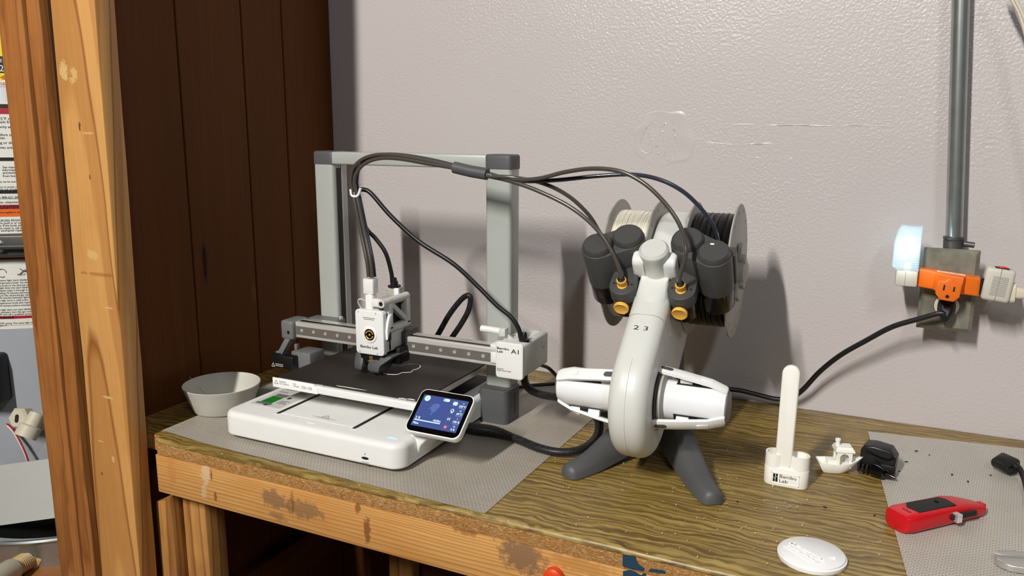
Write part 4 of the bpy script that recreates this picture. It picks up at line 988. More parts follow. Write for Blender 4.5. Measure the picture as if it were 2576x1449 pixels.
# feeding motors
def motor(sg):
    c1, c2 = Vector((0.0800*sg, 0.1525)), Vector((0.0415*sg, 0.1735))
    d = (c2-c1).normalized(); nrm = Vector((-d.y, d.x)); a0 = math.atan2(nrm.y, nrm.x)
    R = 0.0232
    P = [tuple(c1+R*Vector((math.cos(a0+math.pi*i/14), math.sin(a0+math.pi*i/14)))) for i in range(15)]+[tuple(c2+R*Vector((math.cos(a0+math.pi+math.pi*i/14), math.sin(a0+math.pi+math.pi*i/14)))) for i in range(15)]
    mo = finish('feed_motor', slab(B(), P, 0.062, 0.1245, ft=0.0015, seg=2, M=MF), 'charcoal', fd)
    for c in (c1, c2):
        cp = finish('motor_cap', lathe(B(), [(0.0216, 0.1240), (0.0216, 0.1285), (0.0192, 0.1322), (0.0186, 0.1315)], 32, MF @ T(c.x, c.y, 0)), 'charcoal', mo)
        bm = B()
        for k in range(3):
            an = math.radians(250+120*k); box(bm, -0.0016, 0.0016, -0.0005, 0.0005, 0.1300, 0.1318, M=MF @ T(c.x+0.0192*math.cos(an), c.y+0.0192*math.sin(an), 0) @ Matrix.Rotation(an+math.pi/2, 4, 'Z'))
        finish('cap_notches', bm, 'ink_black', mo)
    finish('motor_window', lathe(B(), [(0.0215, 0.026), (0.0225, 0.028), (0.0226, 0.063)], 32, MF @ T(c1.x, c1.y, 0)), 'smoke', mo)
    finish('motor_window', lathe(B(), [(0.0215, 0.036), (0.0225, 0.038), (0.0226, 0.063)], 32, MF @ T(c2.x, c2.y, 0)), 'smoke', mo)
    if sg > 0:
        finish('status_light', slab(B(), rrect(0.005, 0.0022, 0.001, 3, c1.x-0.004, c1.y+0.012), 0.1312, 0.1317, M=MF), 'led_white', mo)
        finish('motor_ear', BX(0.092, 0.106, 0.158, 0.176, 0.062, 0.118, r=0.003, M=MF), 'charcoal', mo)
    hb = finish('side_hub', lathe(B(), [(0.0150, 0.020), (0.0168, 0.026), (0.0168, 0.036), (0.0120, 0.040)], 24, basis(MF @ Vector((0.0, 0.160, 0.092)), fS, fH, fU)) if False else slab(B(), rrect(0.026, 0.040, 0.010, 5), 0.014, 0.0305, ft=0.004, seg=3, M=basis(MF @ Vector((0, 0.150, 0.098)), fS*sg, fH, fU*sg)), 'white_plastic', mo)
    finish('hub_screw', lathe(B(), [(0.0016, 0), (0.0016, 0.0004)], 10, basis(MF @ Vector((0.0235*sg, 0.1378, 0.088)), fU, fH, -fS)), 'ink_black', mo)
    hx, hy = 0.0405*sg, 0.1170
    P = [(hx+0.0190*math.cos(math.radians(180+180*i/18)), hy+0.0190*math.sin(math.radians(180+180*i/18))) for i in range(19)]+[(hx+0.0190, hy+0.006), (hx+0.0150+0.002*sg, hy+0.040), (hx-0.0150+0.002*sg, hy+0.040), (hx-0.0190, hy+0.006)]
    hub = finish('cutter_housing', slab(B(), P, 0.070, 0.090, ft=0.0012, seg=2, M=MF), 'charcoal', fd)
    P2 = inset(P, 0.0012)
    finish('cutter_window', slab(B(), P2, 0.040, 0.0705, fb=0.002, seg=2, M=MF), 'smoke', hub)
    finish('tube_coupling', lathe(B(), [(0.0072, 0.089), (0.0072, 0.0915), (0.0060, 0.092), (0.0060, 0.0965), (0.0068, 0.0985), (0.0068, 0.1015), (0.0045, 0.1015)], 20, MF @ T(hx, hy-0.002, 0)), 'amber', hub)
    finish('coupling_collar', lathe(B(), [(0.0050, 0.1005), (0.0052, 0.1040), (0.0038, 0.1045)], 18, MF @ T(hx, hy-0.002, 0)), 'black', hub)
    kb = finish('cutter_button', lathe(B(), [(0.0055, 0.0), (0.0104, 0.0014), (0.0110, 0.0050), (0.0100, 0.0065), (0.0080, 0.0056)], 24, basis(MF @ Vector((hx, hy-0.0190, 0.0665)), fU, fH, -fS)), 'amber', hub)
    finish('button_slot', slab(B(), rrect(0.0022, 0.0085, 0.001, 3), 0, 0.0008, M=basis(MF @ Vector((hx, hy-0.0178, 0.0505)), fU, fH, -fS)), 'amber', hub)
    bm = B()
    for dx in (-0.0125, 0.0125): lathe(bm, [(0.0016, 0.0897), (0.0016, 0.0903)], 10, MF @ T(hx+dx, hy+0.001, 0))
    finish('screw_holes', bm, 'ink_black', hub)
for sg in (-1, 1): motor(sg)

# ---------------------------------------------------------------- filament spools
def spool(sg, label, fmat, wr):
    M = basis(MF @ Vector((0.0255*sg, AL, 0)), fV, fZ, fU) if sg > 0 else basis(MF @ Vector((0.0255*sg, AL, 0)), fV*-1, fZ, fU*-1)
    c = MF @ Vector((0.058*sg, AL, 0))
    sp_ = thing('filament_spool', label, 'spool', (c.x, c.y, c.z-0.1), 'filament spools on the feeder')
    for z0, z1 in ((0.0, 0.0035), (0.0630, 0.0665)):
        fl = finish('flange', lathe(B(), [(0.0285, z0), (0.0985, z0), (0.1, z0+0.001), (0.1, z1-0.001), (0.0985, z1), (0.0285, z1)], 64, M, caps=(False, False)), 'flange', sp_)
        bm = B(); zz = z1 if z0 > 0.01 else z0
        for k in range(14):
            a = 2*math.pi*k/14+0.2
            for rr in (0.090,): box(bm, -0.0007, 0.0007, -0.003, 0.003, zz-0.0003, zz+0.0003, M=M @ Matrix.Rotation(a, 4, 'Z') @ T(0, rr, 0))
        finish('flange_slots', bm, 'mid_grey', fl)
    n_ = 64; rings = []
    prof = [(0.030, 0.0036)]
    for i in range(60):
        z = 0.0036+0.0593*i/59; prof.append((wr+0.0012*noise.noise(Vector((z*260, sg, 1)))+0.0006*math.sin(z*3500), z))
    prof.append((0.030, 0.0629))
    finish('filament_winding', lathe(B(), prof, n_, M, caps=(False, False)), fmat, sp_)
    finish('spool_core', lathe(B(), [(0.0285, 0.0), (0.0285, 0.0665), (0.0305, 0.0665), (0.0305, 0.0)], 40, M, caps=(False, False)), 'flange', sp_)
    return sp_
s1 = spool(-1, 'grey spool wound with cream white filament on the feeder', 'filament_cream', 0.0835)
s2 = spool(1, 'grey spool wound with glossy black filament on the feeder', 'filament_black', 0.0845)
# spring arms of the black spool's shaft gripping its outer flange
bm = B()
for ang in (70, -60, 190):
    a = math.radians(ang); er = fZ*math.sin(a)-fV*math.cos(a); o0 = MF @ Vector((0.0925, AL, 0))
    en = er.cross(fU)
    bar(bm, o0+er*0.020+fU*0.002, o0+er*0.045+fU*0.004, 0.018, 0.006, 0.002, up=fU)
    bar(bm, o0+er*0.020+fU*0.004, o0+er*0.021+fU*0.012, 0.016, 0.010, 0.002, up=er)
finish('shaft_clamps', bm, 'flange', fd)
finish('shaft_nub', lathe(B(), [(0.022, 0), (0.021, 0.010), (0.012, 0.014)], 24, basis(MF @ Vector((0.0925, AL, 0)), fV, fZ, fU)), 'flange', fd)

# ---------------------------------------------------------------- filament guide tubes
hubL = MF @ Vector((-0.0405, 0.115, 0.1035)); hubR = MF @ Vector((0.0405, 0.115, 0.1035))
def guide(first, px, y0, y1, end, mat, label):
    n_ = len(px); pts = [PY(a, b, y0+(y1-y0)*(i/(n_-1))**1.0) for i, (a, b) in enumerate(px)]
    pts = [Vector(p) for p in first]+pts+[Vector(e) for e in end]
    return solo('filament_tube', tube(B(), pts, 0.0030, 10), mat, label, 'tube', 'guide tubes from print head to feeder')
def start(dx, dy, k):
    c = [(935, 697, 1.023), (930, 655, 1.026), (917, 592, 1.032), (902, 520, 1.036), (894, 482, 1.038), (890, 455, 1.038), (897, 427, 1.038), (920, 405, 1.038), (958, 394, 1.038), (1010, 396, 1.038), (1080, 408, 1.040), (1145, 421, 1.042), (1185, 431, 1.042), (1224, 440, 1.042)]
    return [PY(a, b, y)+Vector((dx*(0.6 if i in (11, 12, 13) else 1), dy, k*(0.55 if i > 10 else 1) if i > 5 else 0)) for i, (a, b, y) in enumerate(c)]
guide(start(-0.0034, 0.003, -0.0026), [(1285, 456), (1355, 481), (1435, 521), (1497, 572), (1536, 628), (1556, 672)], 1.042, hubL.y, (hubL,), 'tube_grey', 'smoky guide tube ending in the left cutter housing, lowest of the four')
guide(start(0.0034, -0.003, -0.0022), [(1295, 447), (1368, 462), (1430, 493), (1478, 537), (1503, 575)], 1.042, 1.100, (PY(1513, 596, 1.11), PY(1520, 640, 1.115)), 'tube_grey', 'smoky guide tube running behind the left feed motor')
guide(start(-0.0034, -0.003, 0.0028), [(1290, 451), (1355, 449), (1420, 433), (1490, 424), (1560, 431), (1620, 461), (1672, 510), (1708, 562), (1724, 612), (1723, 650)], 1.042, hubR.y-0.02, (hubR+fH*0.012, hubR), 'tube_grey', 'smoky guide tube arching highest and ending in the right cutter housing')
guide(start(0.0034, 0.003, 0.0030), [(1305, 455), (1400, 453), (1500, 443), (1590, 439), (1660, 452), (1720, 483), (1768, 530), (1795, 570)], 1.042, 1.100, (PY(1806, 605, 1.11), PY(1810, 640, 1.12)), 'tube_navy', 'dark navy guide tube running behind the right feed motor')
bm = tube(B(), [PY(1143, 421, 1.042), PY(1185, 431, 1.042), PY(1226, 438, 1.042)], 0.0088, 16, smooth=False)
solo('tube_sleeve', bm, 'dark_grey', 'dark grey sleeve bundling the four guide tubes', 'sleeve')

# ---------------------------------------------------------------- leads lying on the bench
def onz(P): return [PZ(a, b, z) for a, b, z in P]
solo('braided_cable', tube(B(), onz(((1150, 1070, .012), (1195, 1079, .010), (1245, 1086, .010), (1300, 1104, .009), (1355, 1126, .009), (1410, 1137, .009), (1462, 1130, .010), (1498, 1103, .012), (1508, 1070, .020), (1502, 1042, .030)))+[MG @ Vector((-0.065, 0.03, 0.045)), MG @ Vector((-0.030, 0.06, 0.055))],
     lambda t: 0.0068 if t > 0.25 else 0.0068+0.004*math.sin(math.pi*t/0.25), 14, flat=0.85), 'braid', 'thick black braided cable looping on the bench in front of the feeder leg', 'cable')
solo('braided_cable', tube(B(), [PY(1322, 925, 1.12), PY(1318, 948, 1.12), PY(1326, 972, 1.11), PY(1348, 988, 1.10), PY(1385, 997, 1.09), PY(1425, 1000, 1.08), MG @ Vector((-0.055, 0.055, 0.060)), MG @ Vector((-0.030, 0.070, 0.062))], 0.0062, 14), 'braid', 'short black braided cable hanging from the motor box toward the feeder', 'cable')
solo('thin_cable', tube(B(), [PY(1360, 918, 1.145), PY(1380, 926, 1.17), PY(1400, 946, 1.19), PZ(1425, 975, .006), PZ(1470, 1000, .005)], 0.0030, 10), 'rubber', 'thin black cable drooping from the back of the motor box', 'cable')
solo('thin_cable', tube(B(), [PZ(1300, 975, .006), PZ(1335, 970, .006), PZ(1375, 967, .006), PZ(1430, 965, .006), PZ(1500, 975, .006), PZ(1560, 990, .005)], 0.0034, 10), 'rubber', 'thin black cable lying straight on the bench behind the feeder', 'cable')

# ---------------------------------------------------------------- bowl
bc = Vector((-1.000, 0.958, 0.0012))
bowl = thing('bowl', 'plain off-white flared bowl at the left end of the bench', 'bowl', bc)
finish('bowl_body', lathe(B(), [(0.0, 0.0003), (0.0425, 0.0003), (0.0470, 0.0018), (0.0495, 0.006), (0.0545, 0.020), (0.0595, 0.034), (0.0628, 0.0435), (0.0632, 0.0448), (0.0624, 0.0455), (0.0616, 0.0446), (0.0580, 0.034), (0.0530, 0.020), (0.0480, 0.007), (0.0450, 0.0038), (0.041, 0.0028), (0, 0.0028)], 56, T(*bc), caps=(False, False)), 'bowl', bowl)
solo('filament_strand', tube(B(), [PY(446, 905, 0.99), PY(470, 940, 0.975), bc+Vector((-0.034, -0.006, 0.022)), bc+Vector((-0.022, -0.010, 0.004))], 0.0005, 6), 'bowl', 'thin stray filament strand leaning out of the bowl', 'filament')

# ---------------------------------------------------------------- printed scraper and its holder
hc = Vector((-0.1000, 1.074, 0.0))
hl = thing('scraper_holder', 'white printed holder with a logo on its front', 'holder', hc)
w2 = 0.0285
P = rrect(0.0575, 0.026, 0.0128, 8)
body = slab(B(), P, 0.0004, 0.0255, fb=0.0006, ft=0.0006, seg=2, M=T(*hc))
finish('holder_foot', body, 'print_white', hl)
for sg in (-1, 1):
    P = [(sg*0.0155+0.0130*math.cos(2*math.pi*i/32), 0.0130*math.sin(2*math.pi*i/32)) for i in range(32)]
    t = B(); rings = [[(x, y, 0.013) for x, y in P], [(x, y, 0.044) for x, y in P], [(x, y, 0.044) for x, y in inset(P, 0.0022)], [(x, y, 0.018) for x, y in inset(P, 0.0022)]]
    finish('holder_pocket', loft(B(), rings, M=T(*hc)), 'print_white', hl)
fb_ = B()
for a in ((-0.0178, 0.0178, 0.0040, 0.0047), (-0.0178, 0.0178, 0.0186, 0.0193), (-0.0178, -0.0171, 0.0040, 0.0193), (0.0171, 0.0178, 0.0040, 0.0193)): box(fb_, a[0], a[1], -0.0137, -0.0120, a[2], a[3], M=T(*hc))
finish('panel_frame', fb_, 'print_white', hl)
FP = FRONT(hc+Vector((0.0005, -0.0130, 0)))
lg = B()
for Q_ in ([(-0.0160, 0.0062), (-0.0133, 0.0062), (-0.0133, 0.0105), (-0.0160, 0.0115)], [(-0.0160, 0.0122), (-0.0133, 0.0112), (-0.0133, 0.0175), (-0.0160, 0.0175)],
           [(-0.0126, 0.0062), (-0.0099, 0.0062), (-0.0099, 0.0128), (-0.0126, 0.0138)], [(-0.0126, 0.0145), (-0.0099, 0.0135), (-0.0099, 0.0175), (-0.0126, 0.0175)]):
    slab(lg, Q_, 0, 0.0003, M=FP)
finish('logo', lg, 'ink_black', hl, smooth=False)
text('lettering', 'Bambu\nLab', 0.0066, FP @ T(-0.0082, 0.0128, 0), 'ink_black', hl, xs=1.22)
sc_ = thing('scraper', 'tall white printed handle with rounded end standing in the logo holder', 'scraper', hc+Vector((-0.002, 0, 0.014)))
P = [(-0.0108, 0.008), (0.0108, 0.008), (0.0112, 0.148)]+[(0.0112*math.cos(math.radians(a)), 0.152+0.0112*math.sin(math.radians(a))) for a in range(0, 181, 15)]+[(-0.0112, 0.148)]
finish('handle', slab(B(), P, -0.0045, 0.0045, ft=0.0022, fb=0.0022, seg=3, M=basis(hc+Vector((-0.0045, 0.0, 0.005)), (1, 0, -0.012), (0.012, 0, 1), (0, -1, 0)) @ T(0, 0, 0.006)), 'print_white', sc_)
finish('handle_rivets', lathe(lathe(B(), [(0.0009, 0), (0.0009, 0.0004)], 8, FRONT(hc+Vector((-0.010, -0.0106, 0.030)))), [(0.0009, 0), (0.0009, 0.0004)], 8, FRONT(hc+Vector((0.004, -0.0106, 0.0295)))), 'ivory', sc_)

# ---------------------------------------------------------------- toy boat
bt = thing('toy_boat', 'small white printed toy tugboat with cabin and funnel', 'toy boat', (-0.0380, 1.150, 0.0))
MBt = T(-0.0380, 1.150, 0.0) @ Matrix.Rotation(math.radians(17), 4, 'Z')
def hull_ring(z, L0, L1, W, sheer, bow=1.0):
    R = []
    for i in range(25):
        u = i/24; x = L0+(L1-L0)*u; wd = W*(1-max(0, (u-0.45)/0.55)**2.2)*(0.86+0.14*min(1, u/0.2))
        R.append((x, -wd, z+sheer*max(0, (u-0.3)/0.7)**2))
    for i in range(24, -1, -1):
        u = i/24; x = L0+(L1-L0)*u; wd = W*(1-max(0, (u-0.45)/0.55)**2.2)*(0.86+0.14*min(1, u/0.2))
        R.append((x, wd+1e-5, z+sheer*max(0, (u-0.3)/0.7)**2))
    return R
finish('hull', loft(B(), [hull_ring(0.0004, -0.022, 0.014, 0.0105, 0.0015), hull_ring(0.005, -0.0255, 0.022, 0.0135, 0.004), hull_ring(0.0125, -0.0290, 0.0300, 0.0155, 0.0085), hull_ring(0.0145, -0.0295, 0.0310, 0.0155, 0.0090),
      hull_ring(0.0145, -0.0275, 0.0275, 0.0130, 0.0080), hull_ring(0.0095, -0.0265, 0.0250, 0.0120, 0.0060)], M=MBt), 'print_white', bt, angle=50)
finish('stern_locker', BX(-0.0175, -0.006, -0.0085, 0.0085, 0.009, 0.0175, r=0.0006, M=MBt), 'print_white', bt)
cb = B()
for y in (-0.0095, 0.0095):                                   # cabin side walls with arched doorway
    W_ = [(-0.0065, 0.009), (-0.0025, 0.009), (-0.0025, 0.024)]+[(0.0035-0.006*math.cos(math.radians(a)), 0.024+0.0055*math.sin(math.radians(a))) for a in range(15, 180, 15)]+[(0.0095, 0.024), (0.0095, 0.009), (0.0125, 0.009), (0.0140, 0.0325), (-0.0065, 0.0325)]
    loft(cb, [[(x, y-0.0012, z) for x, z in W_], [(x, y+0.0012, z) for x, z in W_]], M=MBt)
box(cb, -0.0070, -0.0045, -0.0095, -0.0045, 0.009, 0.0325, M=MBt); box(cb, -0.0070, -0.0045, 0.0045, 0.0095, 0.009, 0.0325, M=MBt); box(cb, -0.0070, -0.0045, -0.0095, 0.0095, 0.0270, 0.0325, M=MBt)
box(cb, 0.0105, 0.0132, -0.0095, 0.0095, 0.009, 0.020, M=MBt); box(cb, 0.0112, 0.0140, -0.0095, 0.0095, 0.0285, 0.0325, M=MBt)
finish('cabin', cb, 'print_white', bt)
finish('roof', loft(B(), [[(-0.009, -0.0120, 0.0320), (0.0165, -0.0120, 0.0320), (0.0165, 0.0120, 0.0320), (-0.009, 0.0120, 0.0320)], [(-0.009, -0.0120, 0.0340), (0.0165, -0.0120, 0.0340), (0.0165, 0.0120, 0.0340), (-0.009, 0.0120, 0.0340)], [(-0.007, -0.0085, 0.0385), (0.0135, -0.0085, 0.0385), (0.0135, 0.0085, 0.0385), (-0.007, 0.0085, 0.0385)]], M=MBt), 'print_white', bt)
finish('funnel', lathe(B(), [(0.0030, 0.036), (0.0030, 0.0445), (0.0037, 0.0450), (0.0037, 0.0480), (0.0022, 0.0480), (0.0022, 0.044)], 18, MBt @ T(-0.0045, 0, 0)), 'print_white', bt)
finish('hawse_hole', lathe(B(), [(0.0013, 0), (0.0013, 0.0004)], 10, MBt @ basis((0.0245, -0.0095, 0.0188), (0.84, 0.54, 0), (0, 0, 1), (0.54, -0.84, 0))), 'slot_dark', bt)

# ---------------------------------------------------------------- black plug adapter
ad = thing('plug_adapter', 'black wall plug adapter lying beside the toy boat', 'adapter', (0.012, 1.172, 0.0))
MA_ = T(0.012, 1.172, 0.0) @ Matrix.Rotation(math.radians(-8), 4, 'Z')
P = [(-0.0225, 0.006), (0.0215, 0.006), (0.0230, 0.028), (0.0150, 0.0390), (-0.0060, 0.0415), (-0.0180, 0.0400), (-0.0230, 0.0320)]
finish('adapter_body', slab(B(), P, -0.014, 0.016, ft=0.003, fb=0.003, seg=3, M=MA_ @ FRONT((0, 0, 0))), 'rubber', ad)
finish('raised_lip', tube(B(), [MA_ @ Vector(p) for p in ((-0.020, -0.0165, 0.034), (-0.008, -0.0172, 0.031), (0.006, -0.0172, 0.0275), (0.016, -0.0168, 0.0275), (0.0200, -0.0165, 0.033))], 0.0012, 8), 'black_gloss', ad)
for k in range(4): finish('strain_rib', BX(-0.0235+k*0.0052, -0.0200+k*0.0052, -0.026, -0.014, 0.004, 0.016, r=0.001, M=MA_), 'rubber', ad)
finish('plug_body', tube(B(), [MA_ @ Vector(p) for p in ((-0.004, -0.022, 0.012), (0.006, -0.026, 0.011), (0.013, -0.030, 0.010))], lambda t: 0.0095-0.002*t, 16), 'black_gloss', ad)
finish('plug_flange', BX(0.004, 0.024, -0.020, -0.016, 0.004, 0.020, r=0.002, M=MA_), 'rubber', ad)
finish('plug_pin', tube(B(), [MA_ @ Vector(p) for p in ((0.014, -0.026, 0.009), (0.020, -0.028, 0.009), (0.0265, -0.030, 0.0085))], lambda t: 0.0048-0.003*t, 12), 'black_gloss', ad)

# ---------------------------------------------------------------- utility knife
ka, kb_ = Vector((0.029, 0.988, 0)), Vector((0.134, 1.095, 0))
kd = (kb_-ka).normalized(); kn = Vector((-kd.y, kd.x, 0))
kn_o = thing('utility_knife', 'red retractable utility knife with black grip on the right liner', 'knife', ((ka+kb_)/2)+Vector((0, 0, 0.0016)))
MK = basis(ka+kd*0.009+Vector((0, 0, 0.0018)), kd, kn, (0, 0, 1)) @ Matrix.Diagonal((0.9, 1.12, 1.12, 1))
rings = []
for x, yc, hw, ht in ((0.000, 0.002, 0.0105, 0.013), (0.003, 0.002, 0.0155, 0.0190), (0.012, 0.001, 0.0170, 0.0215), (0.040, 0.001, 0.0165, 0.0215), (0.075, 0.0015, 0.0160, 0.0215), (0.095, 0.003, 0.0165, 0.0205), (0.112, 0.002, 0.0150, 0.0190), (0.135, -0.001, 0.0100, 0.0150), (0.146, -0.003, 0.0070, 0.0125), (0.149, -0.003, 0.0045, 0.009)):
    rings.append([(x, yc+px_, (ht/2)+pz_) for px_, pz_ in rrect(hw*2, ht, min(hw, ht/2)*0.62, 4)])
finish('knife_body', loft(B(), rings, M=MK), 'red_paint', kn_o)
gp = [(0.024, -0.0105), (0.0885, -0.0100), (0.0900, 0.0045), (0.0840, 0.0110), (0.0300, 0.0120), (0.0200, 0.0035)]
finish('grip_pad', slab(B(), gp, 0.0205, 0.0222, ft=0.0006, seg=2, M=MK), 'grip', kn_o)
finish('grip_screw', lathe(B(), [(0.0028, 0.0220), (0.0026, 0.0226)], 14, MK @ T(0.070, 0.002, 0)), 'black_gloss', kn_o)
finish('lanyard_slot', slab(B(), rrect(0.004, 0.012, 0.0018, 3, 0.0135, -0.002), 0.0205, 0.0219, M=MK), 'ink_red', kn_o)
finish('slide_slot', BX(0.074, 0.118, -0.0175, -0.0135, 0.0085, 0.0145, r=0.001, M=MK), 'slot_dark', kn_o)
sl = B()
for k in range(4): box(sl, 0.078+k*0.0021, 0.0796+k*0.0021, -0.0215, -0.0135, 0.0068, 0.0162, r=0.0004, seg=1, M=MK)
box(sl, 0.078, 0.0865, -0.0200, -0.0135, 0.0074, 0.0156, M=MK)
finish('slide_button', sl, 'chrome', kn_o)
finish('nose_piece', BX(0.1395, 0.1500, -0.0075, 0.0020, 0.001, 0.0135, r=0.0015, M=MK), 'red_paint', kn_o)

# ---------------------------------------------------------------- round coaster
lc = Vector((-0.0490, 0.8850, 0.0))
ld = thing('round_lid', 'round white printed disc with raised embossed pattern at the bench front', 'disc', lc)
finish('disc', lathe(B(), [(0.0, 0.0004), (0.0365, 0.0004), (0.0368, 0.0010), (0.0368, 0.0050), (0.0352, 0.0056), (0.0350, 0.0072), (0.0342, 0.0078), (0.0, 0.0078)], 64, T(*lc), caps=(False, False)), 'lid_white', ld)
rel = B(); rr = random.Random(11)
ML = T(lc.x, lc.y, 0.0076) @ Matrix.Rotation(math.radians(-36), 4, 'Z')
for i in range(26):
    x = -0.022+0.044*(i % 13)/12+rr.uniform(-0.001, 0.001); y = -0.0125+0.0065*(i//13)+rr.uniform(-0.0015, 0.0015)
    slab(rel, blob(8, rr.uniform(0.0012, 0.0026), rr.uniform(0.0010, 0.0022), i*2.1, 0.5), 0, 0.0011, ft=0.0003, seg=1, M=ML @ T(x, y, 0) @ Matrix.Rotation(rr.uniform(0, 3), 4, 'Z'))
for a, b in (((-0.024, -0.0185), (0.016, -0.0185)), ((-0.018, -0.0035), (0.020, -0.0028))): bar(rel, ML @ Vector((a[0], a[1], 0.0005)), ML @ Vector((b[0], b[1], 0.0005)), 0.0011, 0.0014)
bar(rel, ML @ Vector((0.018, 0.008, 0.0005)), ML @ Vector((0.024, 0.010, 0.0005)), 0.0011, 0.0014); bar(rel, ML @ Vector((0.019, 0.0115, 0.0005)), ML @ Vector((0.0215, 0.0125, 0.0005)), 0.0012, 0.0014)
slab(rel, [(-0.026, -0.008), (-0.018, -0.0075), (-0.020, -0.002), (-0.0235, -0.001)], 0, 0.0011, M=ML)
o = finish('raised_pattern', rel, 'lid_white', ld)

# ---------------------------------------------------------------- usb lead and pliers at the right
us = thing('usb_cable', 'black cable with a flat connector head on the right liner', 'cable', (0.172, 1.25, 0.0016))
hp = [PZ(2506, 1150, .020), PZ(2554, 1172, .018)]
d_ = (hp[1]-hp[0]).normalized()
uu = B(); bar(uu, hp[0]+Vector((0, 0, -0.002)), hp[1]+Vector((0, 0, -0.002)), 0.026, 0.013, 0.004, up=(0, -0.45, 1))
finish('connector_head', uu, 'rubber', us)
finish('cable_lead', tube(B(), [hp[1], PZ(2566, 1182, .016), PZ(2574, 1200, .012), PZ(2582, 1232, .007), PZ(2590, 1280, .005), PZ(2620, 1340, .005), (0.235, 1.06, 0.005), (0.32, 1.05, 0.005), (0.45, 1.10, 0.005)], lambda t: 0.0058-0.0026*min(1, t*5), 12), 'rubber', us)
finish('head_foot', bar(B(), hp[0]+Vector((0.004, 0.002, -0.010)), hp[1]+Vector((0, 0, -0.010)), 0.014, 0.008, 0.002), 'rubber', us)
pl = thing('pliers', 'steel side cutting pliers with jaws slightly open at the right edge', 'pliers', (0.165, 0.965, 0.0016))
def jaw(P, name, z0, z1):
    Q = [PZ(a, b, 0.006) for a, b in P]; Q2 = [(q.x, q.y) for q in Q]
    if sum(Q2[i-1][0]*Q2[i][1]-Q2[i][0]*Q2[i-1][1] for i in range(len(Q2))) < 0: Q2.reverse()
    finish(name, slab(B(), Q2, z0, z1, ft=0.0022, fb=0.001, seg=3), 'plier_steel', pl)
jaw(((2499, 1398), (2508, 1392), (2535, 1390), (2562, 1393), (2600, 1400), (2600, 1410), (2555, 1404), (2520, 1402)), 'jaw', 0.002, 0.010)
jaw(((2502, 1407), (2525, 1409), (2560, 1411), (2600, 1413), (2600, 1440), (2575, 1436), (2545, 1431), (2520, 1422), (2506, 1414)), 'jaw', 0.002, 0.010)
pj = PZ(2602, 1412, 0.006)
finish('pivot', lathe(B(), [(0.010, 0.002), (0.010, 0.011), (0.008, 0.012)], 20, T(pj.x+0.004, pj.y+0.001, 0)), 'cast_metal', pl)
for k, (dx, dy) in enumerate(((0.10, 0.035), (0.10, -0.012))):
    finish('handle', tube(B(), [(pj.x+0.005, pj.y, 0.0085), (pj.x+0.04, pj.y+dy*0.6, 0.0085), (pj.x+dx, pj.y+dy, 0.0085)], 0.0060, 12), 'red_paint', pl)

# ---------------------------------------------------------------- conduit, junction box and plugs on the back wall
cd_ = thing('conduit_pipe', 'galvanised steel conduit running up the wall from the junction box', 'pipe', (0.0855, 1.366, 0.296))
p0, p1 = Vector((0.0862, 1.366, 0.296)), Vector((0.0008, 1.366, 1.45))
finish('pipe', tube(B(), [p0, p1], 0.0117, 24, smooth=False), 'galvanised', cd_)
cf = finish('coupling', lathe(B(), [(0.0145, -0.004), (0.0145, 0.012), (0.0135, 0.013), (0.0148, 0.014), (0.0148, 0.018), (0.0120, 0.019)], 24, basis(p0+Vector((0, 0, 0.0)), (1, 0, 0), (0, 1, 0), (p1-p0))), 'cast_metal', cd_)
finish('set_screw', tube(B(), [p0+Vector((0.012, -0.008, 0.009)), p0+Vector((0.026, -0.010, 0.008))], 0.0042, 12, smooth=False), 'cast_metal', cd_)
jb = thing('junction_box', 'tarnished metal junction box with a single round outlet on the wall', 'junction box', (0.0835, 1.38, 0.172))
finish('box_body', BX(0.0540, 0.1150, 1.351, 1.3995, 0.182, 0.290, r=0.004), 'galvanised', jb)
cover = loft(B(), [[(x, 1.352, z) for x, z in rrect(0.0745, 0.1245, 0.001, 1, 0.0835, 0.2353)], [(x, 1.3500, z) for x, z in rrect(0.0745, 0.1245, 0.001, 1, 0.0835, 0.2353)], [(x, 1.3440, z) for x, z in rrect(0.0635, 0.1135, 0.001, 1, 0.0835, 0.2353)]])
finish('cover', cover, 'cover_plate', jb, angle=15)
oc = finish('round_outlet', lathe(B(), [(0.0170, -0.001), (0.0170, 0.0012), (0.0160, 0.0018)], 30, FRONT((0.0840, 1.344, 0.2120))), 'ivory', jb)
finish('outlet_ring', lathe(B(), [(0.0176, -0.001), (0.0176, 0.0006)], 30, FRONT((0.0840, 1.344, 0.2120))), 'ink_black', jb)
# orange three-way tap
tp = thing('outlet_tap', 'orange three-way outlet tap plugged into the junction box', 'outlet tap', (0.082, 1.325, 0.226))
P = [(0.041, 1.343), (0.041, 1.320), (0.062, 1.316), (0.066, 1.302), (0.098, 1.302), (0.102, 1.316), (0.123, 1.320), (0.123, 1.343)]
finish('tap_body', slab(B(), P, 0.2375, 0.2650, ft=0.0025, fb=0.0025, seg=3), 'orange_plastic', tp)
P = [(-0.0155, 0.012), (-0.0155, -0.008), (-0.009, -0.0165), (0.009, -0.0165), (0.0155, -0.008), (0.0155, 0.012), (0.010, 0.0165), (-0.010, 0.0165)]
P = [(-0.0155, 0.0115), (-0.0155, -0.0085), (-0.0090, -0.0160), (0.0090, -0.0160), (0.0155, -0.0085), (0.0155, 0.0115), (0.0065, 0.0118), (0.0030, 0.0165), (-0.0030, 0.0165), (-0.0065, 0.0118)]
finish('tap_face', slab(B(), P, 0, 0.014, ft=0.0015, seg=3, M=FRONT((0.0820, 1.310, 0.2440))), 'orange_plastic', tp)
bm = B(); yk = 1.2962
for x, h_ in ((0.0755, 0.0042), (0.0885, 0.0036)): box(bm, x-0.0011, x+0.0011, yk-0.0003, yk+0.001, 0.2465-h_, 0.2465+h_)
